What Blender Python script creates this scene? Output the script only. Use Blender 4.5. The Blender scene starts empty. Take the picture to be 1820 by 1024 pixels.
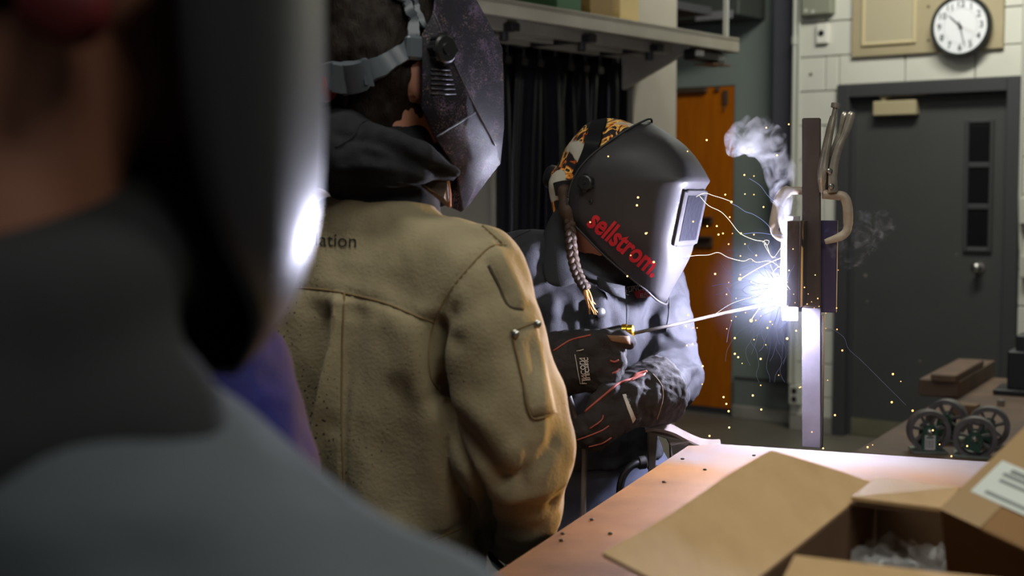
import bpy, bmesh, math, random
import numpy as np
from mathutils import Vector, Matrix
from mathutils.bvhtree import BVHTree
from mathutils import noise as mnoise

S = bpy.context.scene
COL = S.collection
R = math.radians
rng = random.Random(7)

# ------------------------------------------------------------------ camera, light, exposure
CAM_Z, PITCH, FPX = 1.45, R(3.9), 50 / 36 * 1820
cam_d = bpy.data.cameras.new('camera')
cam_d.lens, cam_d.sensor_width, cam_d.sensor_fit = 50, 36, 'HORIZONTAL'
cam_d.clip_start = 0.05
cam_d.dof.use_dof = True
cam_d.dof.focus_distance = 2.6
cam_d.dof.aperture_fstop = 4.5
cam = bpy.data.objects.new('camera', cam_d)
cam.location = (0, 0, CAM_Z)
cam.rotation_euler = (R(90) - PITCH, 0, 0)
COL.objects.link(cam)
S.camera = cam
S.view_settings.view_transform = 'Standard'
S.view_settings.look = 'None'
S.view_settings.exposure = 0.0
S.view_settings.gamma = 1.0
S.view_settings.use_curve_mapping = False
S.cycles.max_bounces = 6
S.cycles.diffuse_bounces = 3
S.cycles.glossy_bounces = 3
S.cycles.transparent_max_bounces = 12
S.cycles.volume_bounces = 0
S.cycles.sample_clamp_indirect = 4
S.cycles.volume_step_rate = 1.0

W = bpy.data.worlds.new('dim_hall')
S.world = W
W.use_nodes = True
W.node_tree.nodes['Background'].inputs[0].default_value = (.62, .68, .72, 1)
W.node_tree.nodes['Background'].inputs[1].default_value = 0.05


def light(name, kind, loc, energy, color, size=.1, size_y=None, aim=None, spot=None, blend=.4):
    d = bpy.data.lights.new(name, kind)
    d.energy, d.color = energy, color
    if kind == 'AREA':
        d.shape, d.size, d.size_y = 'RECTANGLE', size, size_y or size
    else:
        d.shadow_soft_size = size
    if kind == 'SPOT':
        d.spot_size, d.spot_blend = spot, blend
    o = bpy.data.objects.new(name, d)
    o.location = loc
    if aim is not None:
        o.rotation_euler = (Vector(aim) - Vector(loc)).to_track_quat('-Z', 'Y').to_euler()
    COL.objects.link(o)
    return o


FLUO = (.99, 1.0, .91)
light('fluorescent_by_block_wall', 'AREA', (2.0, 6.6, 3.6), 66, FLUO, 1.2, .3, aim=(2.3, 7.6, 0))
light('fluorescent_over_aisle', 'AREA', (.6, 5.4, 3.7), 16, FLUO, 1.2, .3, aim=(.7, 5.9, 0))
light('fluorescent_over_onlookers', 'AREA', (-.4, 1.5, 3.3), 17, FLUO, 1.2, .3, aim=(-.3, 1.8, 0))
light('fluorescent_behind', 'AREA', (.9, -.6, 3.2), 12, FLUO, 1.2, .5, aim=(.5, 2.0, .8))
light('fluorescent_over_table', 'AREA', (1.0, .95, 2.6), 10, FLUO, 1.2, .3, aim=(.4, 1.4, 1.0))
light('warm_work_lamp', 'SPOT', (2.05, 3.35, 1.5), 330, (1.0, .58, .17), .03, aim=(.02, 2.03, 1.06), spot=R(21), blend=.5)
ARC_W = 44

# ------------------------------------------------------------------ helpers


def P(px, py, Y):
    """the point at world depth Y that stands where the photograph has pixel (px, py)"""
    dx, dy = (px - 910) / FPX, -(py - 512) / FPX
    s, c = math.sin(PITCH), math.cos(PITCH)
    v = Vector((dx, c + dy * s, -s + dy * c))
    return Vector((0, 0, CAM_Z)) + v * (Y / v.y)


def pix(p):
    p = Vector(p) - Vector((0, 0, CAM_Z))
    s, c = math.sin(PITCH), math.cos(PITCH)
    d = p.y * c - p.z * s
    return (910 + FPX * p.x / d, 512 - FPX * (p.y * s + p.z * c) / d)


def ray(px, py):
    v = P(px, py, 1) - Vector((0, 0, CAM_Z))
    return Vector((0, 0, CAM_Z)), v.normalized()


def onz(px, py, z):
    o, d = ray(px, py)
    return o + d * ((z - o.z) / d.z)


def V(*a):
    return Vector(a)


ORG = {}


def empty(name, loc, label=None, cat=None, group=None):
    o = bpy.data.objects.new(name, None)
    o.location = loc
    o.empty_display_size = .05
    COL.objects.link(o)
    ORG[o] = Vector(loc)
    return tag(o, label, cat, group)


def tag(o, label=None, cat=None, group=None, kind=None):
    if label: o['label'] = label
    if cat: o['category'] = cat
    if group: o['group'] = group
    if kind: o['kind'] = kind
    return o


def mk(name, vf, mat=None, parent=None, smooth=None, bevel=0, seg=1, loc=None, label=None, cat=None, group=None, kind=None):
    """link ONE mesh object made of world-space vertices"""
    verts, faces = vf if isinstance(vf, tuple) else (vf.v, vf.f)
    a = np.asarray([tuple(q) for q in verts], dtype=np.float64) if not isinstance(verts, np.ndarray) else verts
    if parent is not None:
        org = ORG[parent]
    elif loc is not None:
        org = Vector(loc)
    else:
        lo, hi = a.min(0), a.max(0)
        org = Vector(((lo[0] + hi[0]) / 2, (lo[1] + hi[1]) / 2, lo[2]))
    a = a - np.array(org)
    me = bpy.data.meshes.new(name)
    fl = faces.tolist() if isinstance(faces, np.ndarray) else faces
    me.from_pydata(a.tolist(), [], fl)
    bm = bmesh.new()
    bm.from_mesh(me)
    bmesh.ops.recalc_face_normals(bm, faces=bm.faces)
    if bevel:
        es = [e for e in bm.edges if len(e.link_faces) == 2 and e.calc_face_angle(0) > R(40)]
        bmesh.ops.bevel(bm, geom=es, offset=bevel, segments=seg, affect='EDGES', profile=.6, clamp_overlap=True)
    if smooth is True:
        for f in bm.faces: f.smooth = True
    elif smooth:
        for f in bm.faces: f.smooth = True
        for e in bm.edges:
            if len(e.link_faces) == 2 and e.calc_face_angle(0) > R(smooth): e.smooth = False
    bm.to_mesh(me)
    bm.free()
    o = bpy.data.objects.new(name, me)
    if mat: me.materials.append(mat)
    COL.objects.link(o)
    if parent is not None:
        o.parent = parent
    else:
        o.location = org
    ORG[o] = org
    return tag(o, label, cat, group, kind)


def wverts(o):
    a = np.empty(len(o.data.vertices) * 3, dtype=np.float64)
    o.data.vertices.foreach_get('co', a)
    return a.reshape(-1, 3) + np.array(ORG[o])


def bvh(o):
    v = wverts(o)
    return BVHTree.FromPolygons([tuple(q) for q in v], [tuple(p.vertices) for p in o.data.polygons])


def frame(z, x=None):
    z = Vector(z).normalized()
    x = Vector(x) if x is not None else (Vector((0, 0, 1)) if abs(z.z) < .9 else Vector((1, 0, 0)))
    x = (x - z * x.dot(z)).normalized()
    return x, z.cross(x), z


class G:
    """collects shapes; one G becomes one mesh"""

    def __init__(self): self.v, self.f = [], []

    def add(self, vs, fs):
        b = len(self.v)
        self.v += [Vector(q) for q in vs]
        self.f += [tuple(b + i for i in f) for f in fs]
        return self

    def box(self, c, s, X=(1, 0, 0), Y=(0, 1, 0), Z=None):
        X, Y = Vector(X).normalized(), Vector(Y).normalized()
        Z = Vector(Z).normalized() if Z is not None else X.cross(Y)
        c = Vector(c)
        vs = [c + X * (s[0] / 2 * i) + Y * (s[1] / 2 * j) + Z * (s[2] / 2 * k) for i in (-1, 1) for j in (-1, 1) for k in (-1, 1)]
        return self.add(vs, [(0, 1, 3, 2), (4, 6, 7, 5), (0, 4, 5, 1), (2, 3, 7, 6), (0, 2, 6, 4), (1, 5, 7, 3)])

    def lathe(self, o, ax, prof, n=16, x=None, caps=True):
        """prof: (distance along ax, radius)"""
        X, Y, Z = frame(ax, x)
        o = Vector(o)
        vs, fs = [], []
        for (d, r) in prof:
            for k in range(n):
                a = 2 * math.pi * k / n
                vs.append(o + Z * d + (X * math.cos(a) + Y * math.sin(a)) * r)
        for i in range(len(prof) - 1):
            for k in range(n):
                k2 = (k + 1) % n
                fs.append((i * n + k, i * n + k2, (i + 1) * n + k2, (i + 1) * n + k))
        if caps:
            fs.append(tuple(range(n))[::-1])
            fs.append(tuple((len(prof) - 1) * n + k for k in range(n)))
        return self.add(vs, fs)

    def cyl(self, a, b, r, r2=None, n=14):
        a, b = Vector(a), Vector(b)
        return self.lathe(a, b - a, [(0, r), ((b - a).length, r if r2 is None else r2)], n)

    def tube(self, pts, r, n=8, caps=True, flat=None, up=None):
        pts = [Vector(p) for p in pts]
        rs = r if isinstance(r, (list, tuple)) else [r] * len(pts)
        vs, fs = [], []
        prevx = Vector(up) if up is not None else None
        for i, p in enumerate(pts):
            t = (pts[min(i + 1, len(pts) - 1)] - pts[max(i - 1, 0)])
            if t.length < 1e-9: t = Vector((0, 0, 1))
            X, Y, Z = frame(t, prevx if prevx is not None and abs(prevx.normalized().dot(t.normalized())) < .98 else None)
            prevx = X
            for k in range(n):
                a = 2 * math.pi * k / n
                fx, fy = (1, 1) if flat is None else flat
                vs.append(p + X * math.cos(a) * rs[i] * fx + Y * math.sin(a) * rs[i] * fy)
        for i in range(len(pts) - 1):
            for k in range(n):
                k2 = (k + 1) % n
                fs.append((i * n + k, i * n + k2, (i + 1) * n + k2, (i + 1) * n + k))
        if caps:
            fs.append(tuple(range(n))[::-1])
            fs.append(tuple((len(pts) - 1) * n + k for k in range(n)))
        return self.add(vs, fs)

    def sphere(self, c, r, n=10, m=6, S3=(1, 1, 1)):
        c = Vector(c)
        vs, fs = [c + Vector((0, 0, r * S3[2]))], []
        for i in range(1, m):
            t = math.pi * i / m
            for k in range(n):
                a = 2 * math.pi * k / n
                vs.append(c + Vector((math.sin(t) * math.cos(a) * S3[0], math.sin(t) * math.sin(a) * S3[1], math.cos(t) * S3[2])) * r)
        vs.append(c - Vector((0, 0, r * S3[2])))
        for k in range(n):
            fs.append((0, 1 + k, 1 + (k + 1) % n))
            fs.append((len(vs) - 1, 1 + (m - 2) * n + (k + 1) % n, 1 + (m - 2) * n + k))
        for i in range(m - 2):
            for k in range(n):
                k2 = (k + 1) % n
                fs.append((1 + i * n + k, 1 + (i + 1) * n + k, 1 + (i + 1) * n + k2, 1 + i * n + k2))
        return self.add(vs, fs)

    def slab(self, poly, thick):
        """a flat polygon (3D points) given thickness along its normal, backwards"""
        poly = [Vector(p) for p in poly]
        n = Vector((0, 0, 0))
        for i in range(len(poly)): n += poly[i].cross(poly[(i + 1) % len(poly)])
        n.normalize()
        m = len(poly)
        fs = [tuple(range(m)), tuple(range(m, 2 * m))[::-1]] + [(i, i + m, (i + 1) % m + m, (i + 1) % m) for i in range(m)]
        return self.add(poly + [p - n * thick for p in poly], fs)


def smooth_path(pts, k=6):
    pts = [Vector(p) for p in pts]
    q = [pts[0]] + pts + [pts[-1]]
    out = []
    for i in range(1, len(q) - 2):
        a, b, c, d = q[i - 1], q[i], q[i + 1], q[i + 2]
        for j in range(k):
            t = j / k
            out.append(.5 * ((2 * b) + (c - a) * t + (2 * a - 5 * b + 4 * c - d) * t * t + (3 * b - a - 3 * c + d) * t ** 3))
    out.append(pts[-1])
    return out

# ------------------------------------------------------------------ materials


def mat(name, col, rough=.5, metal=0, col2=None, nscale=8, ncontrast=.25, detail=5, bump=0, bscale=60, spec=.5, coat=0, emis=None, estr=0,
        stretch=None, specks=None, sheen=0, trans=0, alpha=1, rvar=0):
    m = bpy.data.materials.new(name)
    m.use_nodes = True
    nt = m.node_tree
    N, L = nt.nodes, nt.links
    b = N['Principled BSDF']
    b.inputs['Base Color'].default_value = (*col, 1)
    b.inputs['Roughness'].default_value = rough
    b.inputs['Metallic'].default_value = metal
    b.inputs['Specular IOR Level'].default_value = spec
    b.inputs['Coat Weight'].default_value = coat
    b.inputs['Coat Roughness'].default_value = .15
    b.inputs['Sheen Weight'].default_value = sheen
    b.inputs['Transmission Weight'].default_value = trans
    b.inputs['Alpha'].default_value = alpha
    if emis:
        b.inputs['Emission Color'].default_value = (*emis, 1)
        b.inputs['Emission Strength'].default_value = estr
    tc = N.new('ShaderNodeTexCoord')
    src = tc.outputs['Object']
    if stretch:
        mp = N.new('ShaderNodeMapping')
        mp.inputs['Scale'].default_value = stretch
        L.new(src, mp.inputs[0])
        src = mp.outputs[0]
    last = None
    if col2:
        n = N.new('ShaderNodeTexNoise')
        n.inputs['Scale'].default_value = nscale
        n.inputs['Detail'].default_value = detail
        L.new(src, n.inputs['Vector'])
        r = N.new('ShaderNodeValToRGB')
        r.color_ramp.elements[0].position = .5 - ncontrast
        r.color_ramp.elements[1].position = .5 + ncontrast
        r.color_ramp.elements[0].color = (*col, 1)
        r.color_ramp.elements[1].color = (*col2, 1)
        L.new(n.outputs[0], r.inputs[0])
        last = r.outputs[0]
        if rvar:
            mr = N.new('ShaderNodeMapRange')
            mr.inputs[3].default_value = rough - rvar
            mr.inputs[4].default_value = rough + rvar
            L.new(n.outputs[0], mr.inputs[0])
            L.new(mr.outputs[0], b.inputs['Roughness'])
    for (sc, thr, sc_col, mask_sc, *lean) in (specks or []):
        vo = N.new('ShaderNodeTexVoronoi')
        vo.inputs['Scale'].default_value = sc
        L.new(tc.outputs['Object'], vo.inputs['Vector'])
        n = N.new('ShaderNodeTexNoise')
        n.inputs['Scale'].default_value = mask_sc
        L.new(tc.outputs['Object'], n.inputs['Vector'])
        mm = N.new('ShaderNodeMath'); mm.operation = 'MULTIPLY_ADD'     # radius grows where the mask noise is high
        L.new(n.outputs[0], mm.inputs[0])
        mm.inputs[1].default_value = thr * 2.4
        mm.inputs[2].default_value = -thr * .9
        if lean:                                                        # thicker on one side of the thing
            sx = N.new('ShaderNodeSeparateXYZ'); L.new(tc.outputs['Object'], sx.inputs[0])
            ml = N.new('ShaderNodeMath'); ml.operation = 'MULTIPLY_ADD'; ml.inputs[1].default_value = lean[0]
            L.new(sx.outputs['X'], ml.inputs[0]); L.new(mm.outputs[0], ml.inputs[2])
            mm = ml
        lt = N.new('ShaderNodeMath'); lt.operation = 'LESS_THAN'
        L.new(vo.outputs['Distance'], lt.inputs[0])
        L.new(mm.outputs[0], lt.inputs[1])
        mx = N.new('ShaderNodeMix'); mx.data_type = 'RGBA'
        L.new(lt.outputs[0], mx.inputs['Factor'])
        if last: L.new(last, mx.inputs['A'])
        else: mx.inputs['A'].default_value = (*col, 1)
        mx.inputs['B'].default_value = (*sc_col, 1)
        last = mx.outputs['Result']
    if last: L.new(last, b.inputs['Base Color'])
    if bump:
        n = N.new('ShaderNodeTexNoise')
        n.inputs['Scale'].default_value = bscale
        n.inputs['Detail'].default_value = 4
        L.new(src, n.inputs['Vector'])
        bp = N.new('ShaderNodeBump')
        bp.inputs['Strength'].default_value = bump
        bp.inputs['Distance'].default_value = .002
        L.new(n.outputs[0], bp.inputs['Height'])
        L.new(bp.outputs[0], b.inputs['Normal'])
    return m


def srgb(r, g, b):
    f = lambda c: (c / 255 / 12.92) if c / 255 <= .04045 else ((c / 255 + .055) / 1.055) ** 2.4
    return (f(r), f(g), f(b))


def emit(name, col, strength):
    m = bpy.data.materials.new(name)
    m.use_nodes = True
    N = m.node_tree.nodes
    N.clear()
    e, o = N.new('ShaderNodeEmission'), N.new('ShaderNodeOutputMaterial')
    e.inputs[0].default_value = (*col, 1)
    e.inputs[1].default_value = strength
    m.node_tree.links.new(e.outputs[0], o.inputs[0])
    return m

# ------------------------------------------------------------------ soft bodies: distance fields meshed with surface nets


class SDF:
    def __init__(self): self.ops = []

    @staticmethod
    def rc(p, a, b, ra, rb):
        a, b = np.array(a, np.float32), np.array(b, np.float32)
        ba = b - a
        t = np.clip(((p - a) @ ba) / max(float(ba @ ba), 1e-9), 0, 1)
        d = p - a - t[:, None] * ba
        return np.sqrt((d * d).sum(1)) - (ra + t * (rb - ra))

    @staticmethod
    def ell(p, c, r, M):
        q = (p - np.array(c, np.float32)) @ M
        r = np.array(r, np.float32)
        k0 = np.sqrt(((q / r) ** 2).sum(1))
        k1 = np.sqrt(((q / (r * r)) ** 2).sum(1)) + 1e-9
        return k0 * (k0 - 1) / k1

    def cap(self, a, b, ra, rb=None, k=.03): self.ops.append(('u', k, lambda p: SDF.rc(p, a, b, ra, ra if rb is None else rb))); return self

    def chain(self, pts, rs, k=.02, kk=.03):
        for i in range(len(pts) - 1): self.cap(pts[i], pts[i + 1], rs[i], rs[i + 1], kk if i == 0 else k)
        return self

    def ellipsoid(self, c, r, X=(1, 0, 0), Y=(0, 1, 0), Z=(0, 0, 1), k=.03):
        M = np.array([list(X), list(Y), list(Z)], np.float32).T
        self.ops.append(('u', k, lambda p: SDF.ell(p, c, r, M))); return self

    def loft(self, a, b, X, tab, k=.03, e=2.4):
        """elliptic (superellipse) trunk from a to b; tab rows (t, half width along X, half depth, offset along depth)"""
        a, b = Vector(a), Vector(b)
        Z = (b - a).normalized()
        X = (Vector(X) - Z * Z.dot(Vector(X))).normalized()
        Yv = Z.cross(X)
        L = (b - a).length
        M = np.array([list(X), list(Yv), list(Z)], np.float32).T
        T = np.array(tab, np.float32)
        a_ = np.array(a, np.float32)

        def f(p):
            q = (p - a_) @ M
            t = q[:, 2] / L
            wx = np.interp(t, T[:, 0], T[:, 1]); wy = np.interp(t, T[:, 0], T[:, 2]); oy = np.interp(t, T[:, 0], T[:, 3])
            d = ((np.abs(q[:, 0] / wx) ** e + np.abs((q[:, 1] - oy) / wy) ** e) ** (1 / e) - 1) * np.minimum(wx, wy)
            return np.maximum(d, np.maximum(-q[:, 2], q[:, 2] - L)).astype(np.float32)
        self.ops.append(('u', k, f)); return self

    def cut(self, o, n, k=.004):
        o, n = np.array(o, np.float32), np.array(Vector(n).normalized(), np.float32)
        self.ops.append(('i', k, lambda p: (p - o) @ n)); return self

    def sub(self, f, k=.01):
        self.ops.append(('s', k, f)); return self

    def val(self, p):
        d = np.full(len(p), 9., np.float32)
        for (op, k, f) in self.ops:
            e = f(p).astype(np.float32)
            if op == 'u':
                h = np.clip(.5 + .5 * (e - d) / k, 0, 1); d = e + (d - e) * h - k * h * (1 - h)
            else:
                if op == 's': e = -e
                h = np.clip(.5 - .5 * (e - d) / k, 0, 1); d = e + (d - e) * h + k * h * (1 - h)
        return d

    def mesh(self, lo, hi, h):
        lo, hi = np.array(lo, float), np.array(hi, float)
        n = np.ceil((hi - lo) / h).astype(int) + 1
        ax = [lo[i] + np.arange(n[i]) * h for i in range(3)]
        Gx, Gy, Gz = np.meshgrid(*ax, indexing='ij')
        p = np.stack([Gx.ravel(), Gy.ravel(), Gz.ravel()], 1).astype(np.float32)
        D = np.empty(len(p), np.float32)
        for i in range(0, len(p), 400000): D[i:i + 400000] = self.val(p[i:i + 400000])
        D = D.reshape(n)
        D[0], D[-1] = np.maximum(D[0], h * .01), np.maximum(D[-1], h * .01)
        D[:, 0], D[:, -1] = np.maximum(D[:, 0], h * .01), np.maximum(D[:, -1], h * .01)
        D[:, :, 0], D[:, :, -1] = np.maximum(D[:, :, 0], h * .01), np.maximum(D[:, :, -1], h * .01)
        I = D < 0
        cs = [(i, j, k) for i in (0, 1) for j in (0, 1) for k in (0, 1)]
        sl = lambda A, c: A[c[0]:A.shape[0] - 1 + c[0], c[1]:A.shape[1] - 1 + c[1], c[2]:A.shape[2] - 1 + c[2]]
        cnt = sum(sl(I, c).astype(np.int8) for c in cs)
        act = (cnt > 0) & (cnt < 8)
        idx = np.full(act.shape, -1, np.int64)
        cells = np.argwhere(act)
        idx[act] = np.arange(len(cells))
        cv = {c: sl(D, c)[act] for c in cs}
        acc, num = np.zeros((len(cells), 3)), np.zeros(len(cells))
        for c in cs:
            for a_ in range(3):
                if c[a_] == 0:
                    c2 = list(c); c2[a_] = 1; c2 = tuple(c2)
                    va, vb = cv[c], cv[c2]
                    m = (va < 0) != (vb < 0)
                    t = np.where(m, va / np.where(m, va - vb, 1), 0)
                    q = np.tile(np.array(c, float), (len(cells), 1)); q[:, a_] = t
                    acc[m] += q[m]; num[m] += 1
        verts = lo + (cells + acc / num[:, None]) * h
        faces = []
        for a_ in range(3):
            b_, c_ = (a_ + 1) % 3, (a_ + 2) % 3
            s0 = [slice(1, -1)] * 3; s0[a_] = slice(0, -1)
            s1 = [slice(1, -1)] * 3; s1[a_] = slice(1, None)
            e = np.argwhere(I[tuple(s0)] != I[tuple(s1)])
            off = np.array([1, 1, 1]); off[a_] = 0
            e = e + off
            def cell(db, dc):
                q = e.copy(); q[:, b_] -= db; q[:, c_] -= dc
                return idx[q[:, 0], q[:, 1], q[:, 2]]
            quad = np.stack([cell(1, 1), cell(0, 1), cell(0, 0), cell(1, 0)], 1)
            ins = I[e[:, 0], e[:, 1], e[:, 2]]
            quad[~ins] = quad[~ins][:, ::-1]
            faces.append(quad)
        F = np.concatenate(faces)
        F = F[(F >= 0).all(1)]
        return verts, F


def hits(bv, pts, off=0.0):
    """points where the sight lines through photograph pixels meet a surface"""
    out = []
    for (x, y) in pts:
        o, d = ray(x, y)
        h, n, i, dist = bv.ray_cast(o, d)
        if h is not None: out.append(h + (n if n.dot(d) < 0 else -n) * off)
    return out


def dens(pts, k=5):
    q = smooth_path([Vector((x, y, 0)) for x, y in pts], k)
    return [(p.x, p.y) for p in q]


def displace(o, items):
    """items: (polyline of world points, width, amount): raise or sink the surface along soft lines"""
    v = wverts(o)
    n = np.empty(len(v) * 3); o.data.vertices.foreach_get('normal', n); n = n.reshape(-1, 3)
    tot = np.zeros(len(v))
    for (pl, w, amt) in items:
        if len(pl) < 2: continue
        q = np.array([tuple(p) for p in pl])
        best = np.full(len(v), 1e9)
        for i in range(len(q) - 1):
            a, ba = q[i], q[i + 1] - q[i]
            t = np.clip(((v - a) @ ba) / max(ba @ ba, 1e-12), 0, 1)
            best = np.minimum(best, ((v - a - t[:, None] * ba) ** 2).sum(1))
        tot += amt * np.exp(-best / (w * w))
    v = v + n * tot[:, None] - np.array(ORG[o])
    o.data.vertices.foreach_set('co', v.ravel())
    o.data.update()


def crumple(o, amp, scale, seed=0, stretch=(1, 1, 1)):
    v = wverts(o)
    n = np.empty(len(v) * 3); o.data.vertices.foreach_get('normal', n); n = n.reshape(-1, 3)
    s = Vector((seed * 3.1, seed * 1.7, seed * .9))
    d = np.array([mnoise.fractal(Vector((q[0] * stretch[0], q[1] * stretch[1], q[2] * stretch[2])) * scale + s, 1.0, 2.0, 3) for q in v])
    v = v + n * (amp * d)[:, None] - np.array(ORG[o])
    o.data.vertices.foreach_set('co', v.ravel())
    o.data.update()


def text_mesh(body, size=1.0, shear=0, offset=0, spacing=1, align='LEFT'):
    c = bpy.data.curves.new('lettering', 'FONT')
    c.body, c.size, c.shear, c.offset, c.space_character = body, size, shear, offset, spacing
    c.align_x = align
    c.resolution_u = 3
    t = bpy.data.objects.new('lettering', c)
    COL.objects.link(t)
    bpy.context.view_layer.update()
    me = t.to_mesh()
    bm = bmesh.new(); bm.from_mesh(me)
    t.to_mesh_clear()
    bpy.data.objects.remove(t)
    bpy.data.curves.remove(c)
    bmesh.ops.triangulate(bm, faces=bm.faces)
    for _ in range(2):
        es = [e for e in bm.edges if e.calc_length() > size * .22]
        if es: bmesh.ops.subdivide_edges(bm, edges=es, cuts=1)
    bmesh.ops.triangulate(bm, faces=bm.faces)
    v = [q.co.copy() for q in bm.verts]
    f = [tuple(q.index for q in p.verts) for p in bm.faces]
    bm.free()
    return v, f


def lettering(name, body, bv, org, ex, ey, material, parent, lift=.0012, **kw):
    """lettering laid on a surface: org, ex, ey give its baseline start and its em vectors where the photograph has them"""
    v, f = text_mesh(body, **kw)
    out, ok = [], []
    for q in v:
        x, y = org[0] + ex[0] * q.x + ey[0] * q.y, org[1] + ex[1] * q.x + ey[1] * q.y
        h = hits(bv, [(x, y)], lift)
        ok.append(bool(h))
        out.append(h[0] if h else Vector((0, 0, 0)))
    f = [t for t in f if all(ok[i] for i in t)]
    used = sorted({i for t in f for i in t})
    mp = {i: k for k, i in enumerate(used)}
    if not f: return None
    return mk(name, ([out[i] for i in used], [tuple(mp[i] for i in t) for t in f]), material, parent)


def flat_text(name, body, o, X, Y, size, material, parent, lift=.001, **kw):
    v, f = text_mesh(body, size, **kw)
    X, Y = Vector(X).normalized(), Vector(Y).normalized()
    n = X.cross(Y)
    return mk(name, ([Vector(o) + X * q.x + Y * q.y + n * lift for q in v], f), material, parent)
# ------------------------------------------------------------------ the room: two families of walls, turned 38.5 degrees to the view
AL = R(38.5)
A = V(math.sin(AL), math.cos(AL), 0)      # along the booth wall, away from us
B = V(-math.cos(AL), math.sin(AL), 0)     # along the block wall, to the left
UP = V(0, 0, 1)

M_block = mat('painted_block', srgb(205, 203, 190), .6, col2=srgb(192, 190, 178), nscale=3, bump=.25, bscale=120)
M_mortar = mat('painted_mortar', srgb(188, 186, 174), .7)
M_green = mat('grey_green_paint', srgb(122, 132, 124), .6, col2=srgb(112, 121, 114), nscale=2)
M_beige = mat('booth_beige_paint', srgb(150, 143, 128), .6, col2=srgb(132, 125, 112), nscale=3)
M_beam = mat('beam_paint', srgb(160, 153, 135), .6, col2=srgb(140, 132, 115), nscale=5)
M_dkpaint = mat('charcoal_paint', srgb(66, 66, 65), .5, col2=srgb(61, 61, 60), nscale=4)
M_frame = mat('door_frame_paint', srgb(60, 60, 62), .45)
M_pilaster = mat('slate_paint', srgb(66, 66, 74), .55)
M_floor = mat('concrete_floor', srgb(105, 99, 88), .45, col2=srgb(80, 75, 66), nscale=1.6, detail=8, bump=.1)
M_base = mat('concrete_kerb', srgb(150, 146, 134), .7, col2=srgb(120, 117, 108), nscale=4)
M_orange = mat('orange_oak_veneer', srgb(178, 98, 6), .4, col2=srgb(158, 82, 3), nscale=6, stretch=(6, 6, .7), spec=.3)
M_brass = mat('dull_brass', srgb(178, 164, 130), .45, metal=.2)
M_blackglass = mat('dark_door_glass', (.004, .004, .006), .25)
M_steel = mat('brushed_steel', srgb(170, 168, 160), .3, metal=1)
M_galv = mat('grey_conduit_paint', srgb(178, 178, 166), .5)
M_blackp = mat('black_plastic', (.012, .012, .013), .4)
M_dark = mat('dark_iron', srgb(45, 42, 40), .5, metal=.3)
M_white = mat('white_plate', srgb(215, 212, 200), .5)
M_vinyl = mat('black_curtain_vinyl', (.004, .004, .006), .33, col2=(.006, .006, .010), nscale=3, bump=.3, bscale=12, spec=.35)
M_cream = mat('cream_speaker_panel', srgb(164, 151, 120), .6, col2=srgb(156, 143, 112), nscale=9)
M_cloth = mat('speaker_cloth', srgb(170, 160, 132), .8, bump=.5, bscale=500)

# floor and ceiling
mk('floor', G().box((1.0, 4.0, -.05), (14, 14, .1)), M_floor, kind='structure')
mk('ceiling', G().box((1.0, 4.0, 4.15), (14, 14, .1)), mat('ceiling_paint', srgb(150, 150, 145), .8), kind='structure')

# block wall with the grey door: u runs along -B (to the right), z up
W0 = V(1.694, 8.6, 0)
WN = -A                                    # faces the room


def wp(u, z, d=0): return W0 - B * u + UP * z + WN * d


def wall_uz(px, py, d=0):
    o, dr = ray(px, py)
    p0 = wp(0, 0, d)
    t = (p0 - o).dot(WN) / dr.dot(WN)
    h = o + dr * t
    return (h - W0).dot(-B), h.z


WALL_LEN = 3.2
du0, dz1 = wall_uz(1491, 152)
du1, _ = wall_uz(1814, 300)
wall = G()
for (u0, u1, z0, z1) in ((0, du0, 0, 4.1), (du1, WALL_LEN, 0, 4.1), (du0, du1, dz1, 4.1)):
    wall.box(wp((u0 + u1) / 2, (z0 + z1) / 2, -.08), (u1 - u0, .12, z1 - z0), -B, WN)
wall_right = mk('wall_right', wall, M_mortar, kind='structure', loc=wp(0, 0))
bh, bl, gap = .203, .406, .003
zc = 0.0
row = 0
zoff = wall_uz(1460, 101)[1] % bh
zc = zoff - bh
while zc < 3.0:
    u = -(bl / 2 if row % 2 else 0)
    while u < WALL_LEN:
        for (a0, a1) in ((0, du0), (du1, WALL_LEN)) if zc + .02 < dz1 else ((0, WALL_LEN),):
            x0, x1 = max(u, a0) + gap, min(u + bl, a1) - gap
            zz0, zz1 = max(zc, 0 if zc + bh < dz1 or zc >= dz1 else (dz1 if a1 - a0 > WALL_LEN - .1 else zc)) + gap, zc + bh - gap
            if x1 - x0 > .03 and zz1 - zz0 > .03:
                mk('block', G().box(wp((x0 + x1) / 2, (zz0 + zz1) / 2, -.012), (x1 - x0, .034, zz1 - zz0), -B, WN), M_block, wall_right, bevel=.004)
        u += bl
    zc += bh
    row += 1
# lintel strip of block between the door head and the course above it
zl = dz1
k = math.floor((dz1 - zoff) / bh) + 1
ztop = zoff + k * bh
if ztop - dz1 > .03:
    u = du0
    while u < du1 - .01:
        x1 = min(u + bl, du1)
        mk('block', G().box(wp((u + x1) / 2, (dz1 + ztop) / 2, -.012), (x1 - u - 2 * gap, .034, ztop - dz1 - gap), -B, WN), M_block, wall_right, bevel=.004)
        u = x1

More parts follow.
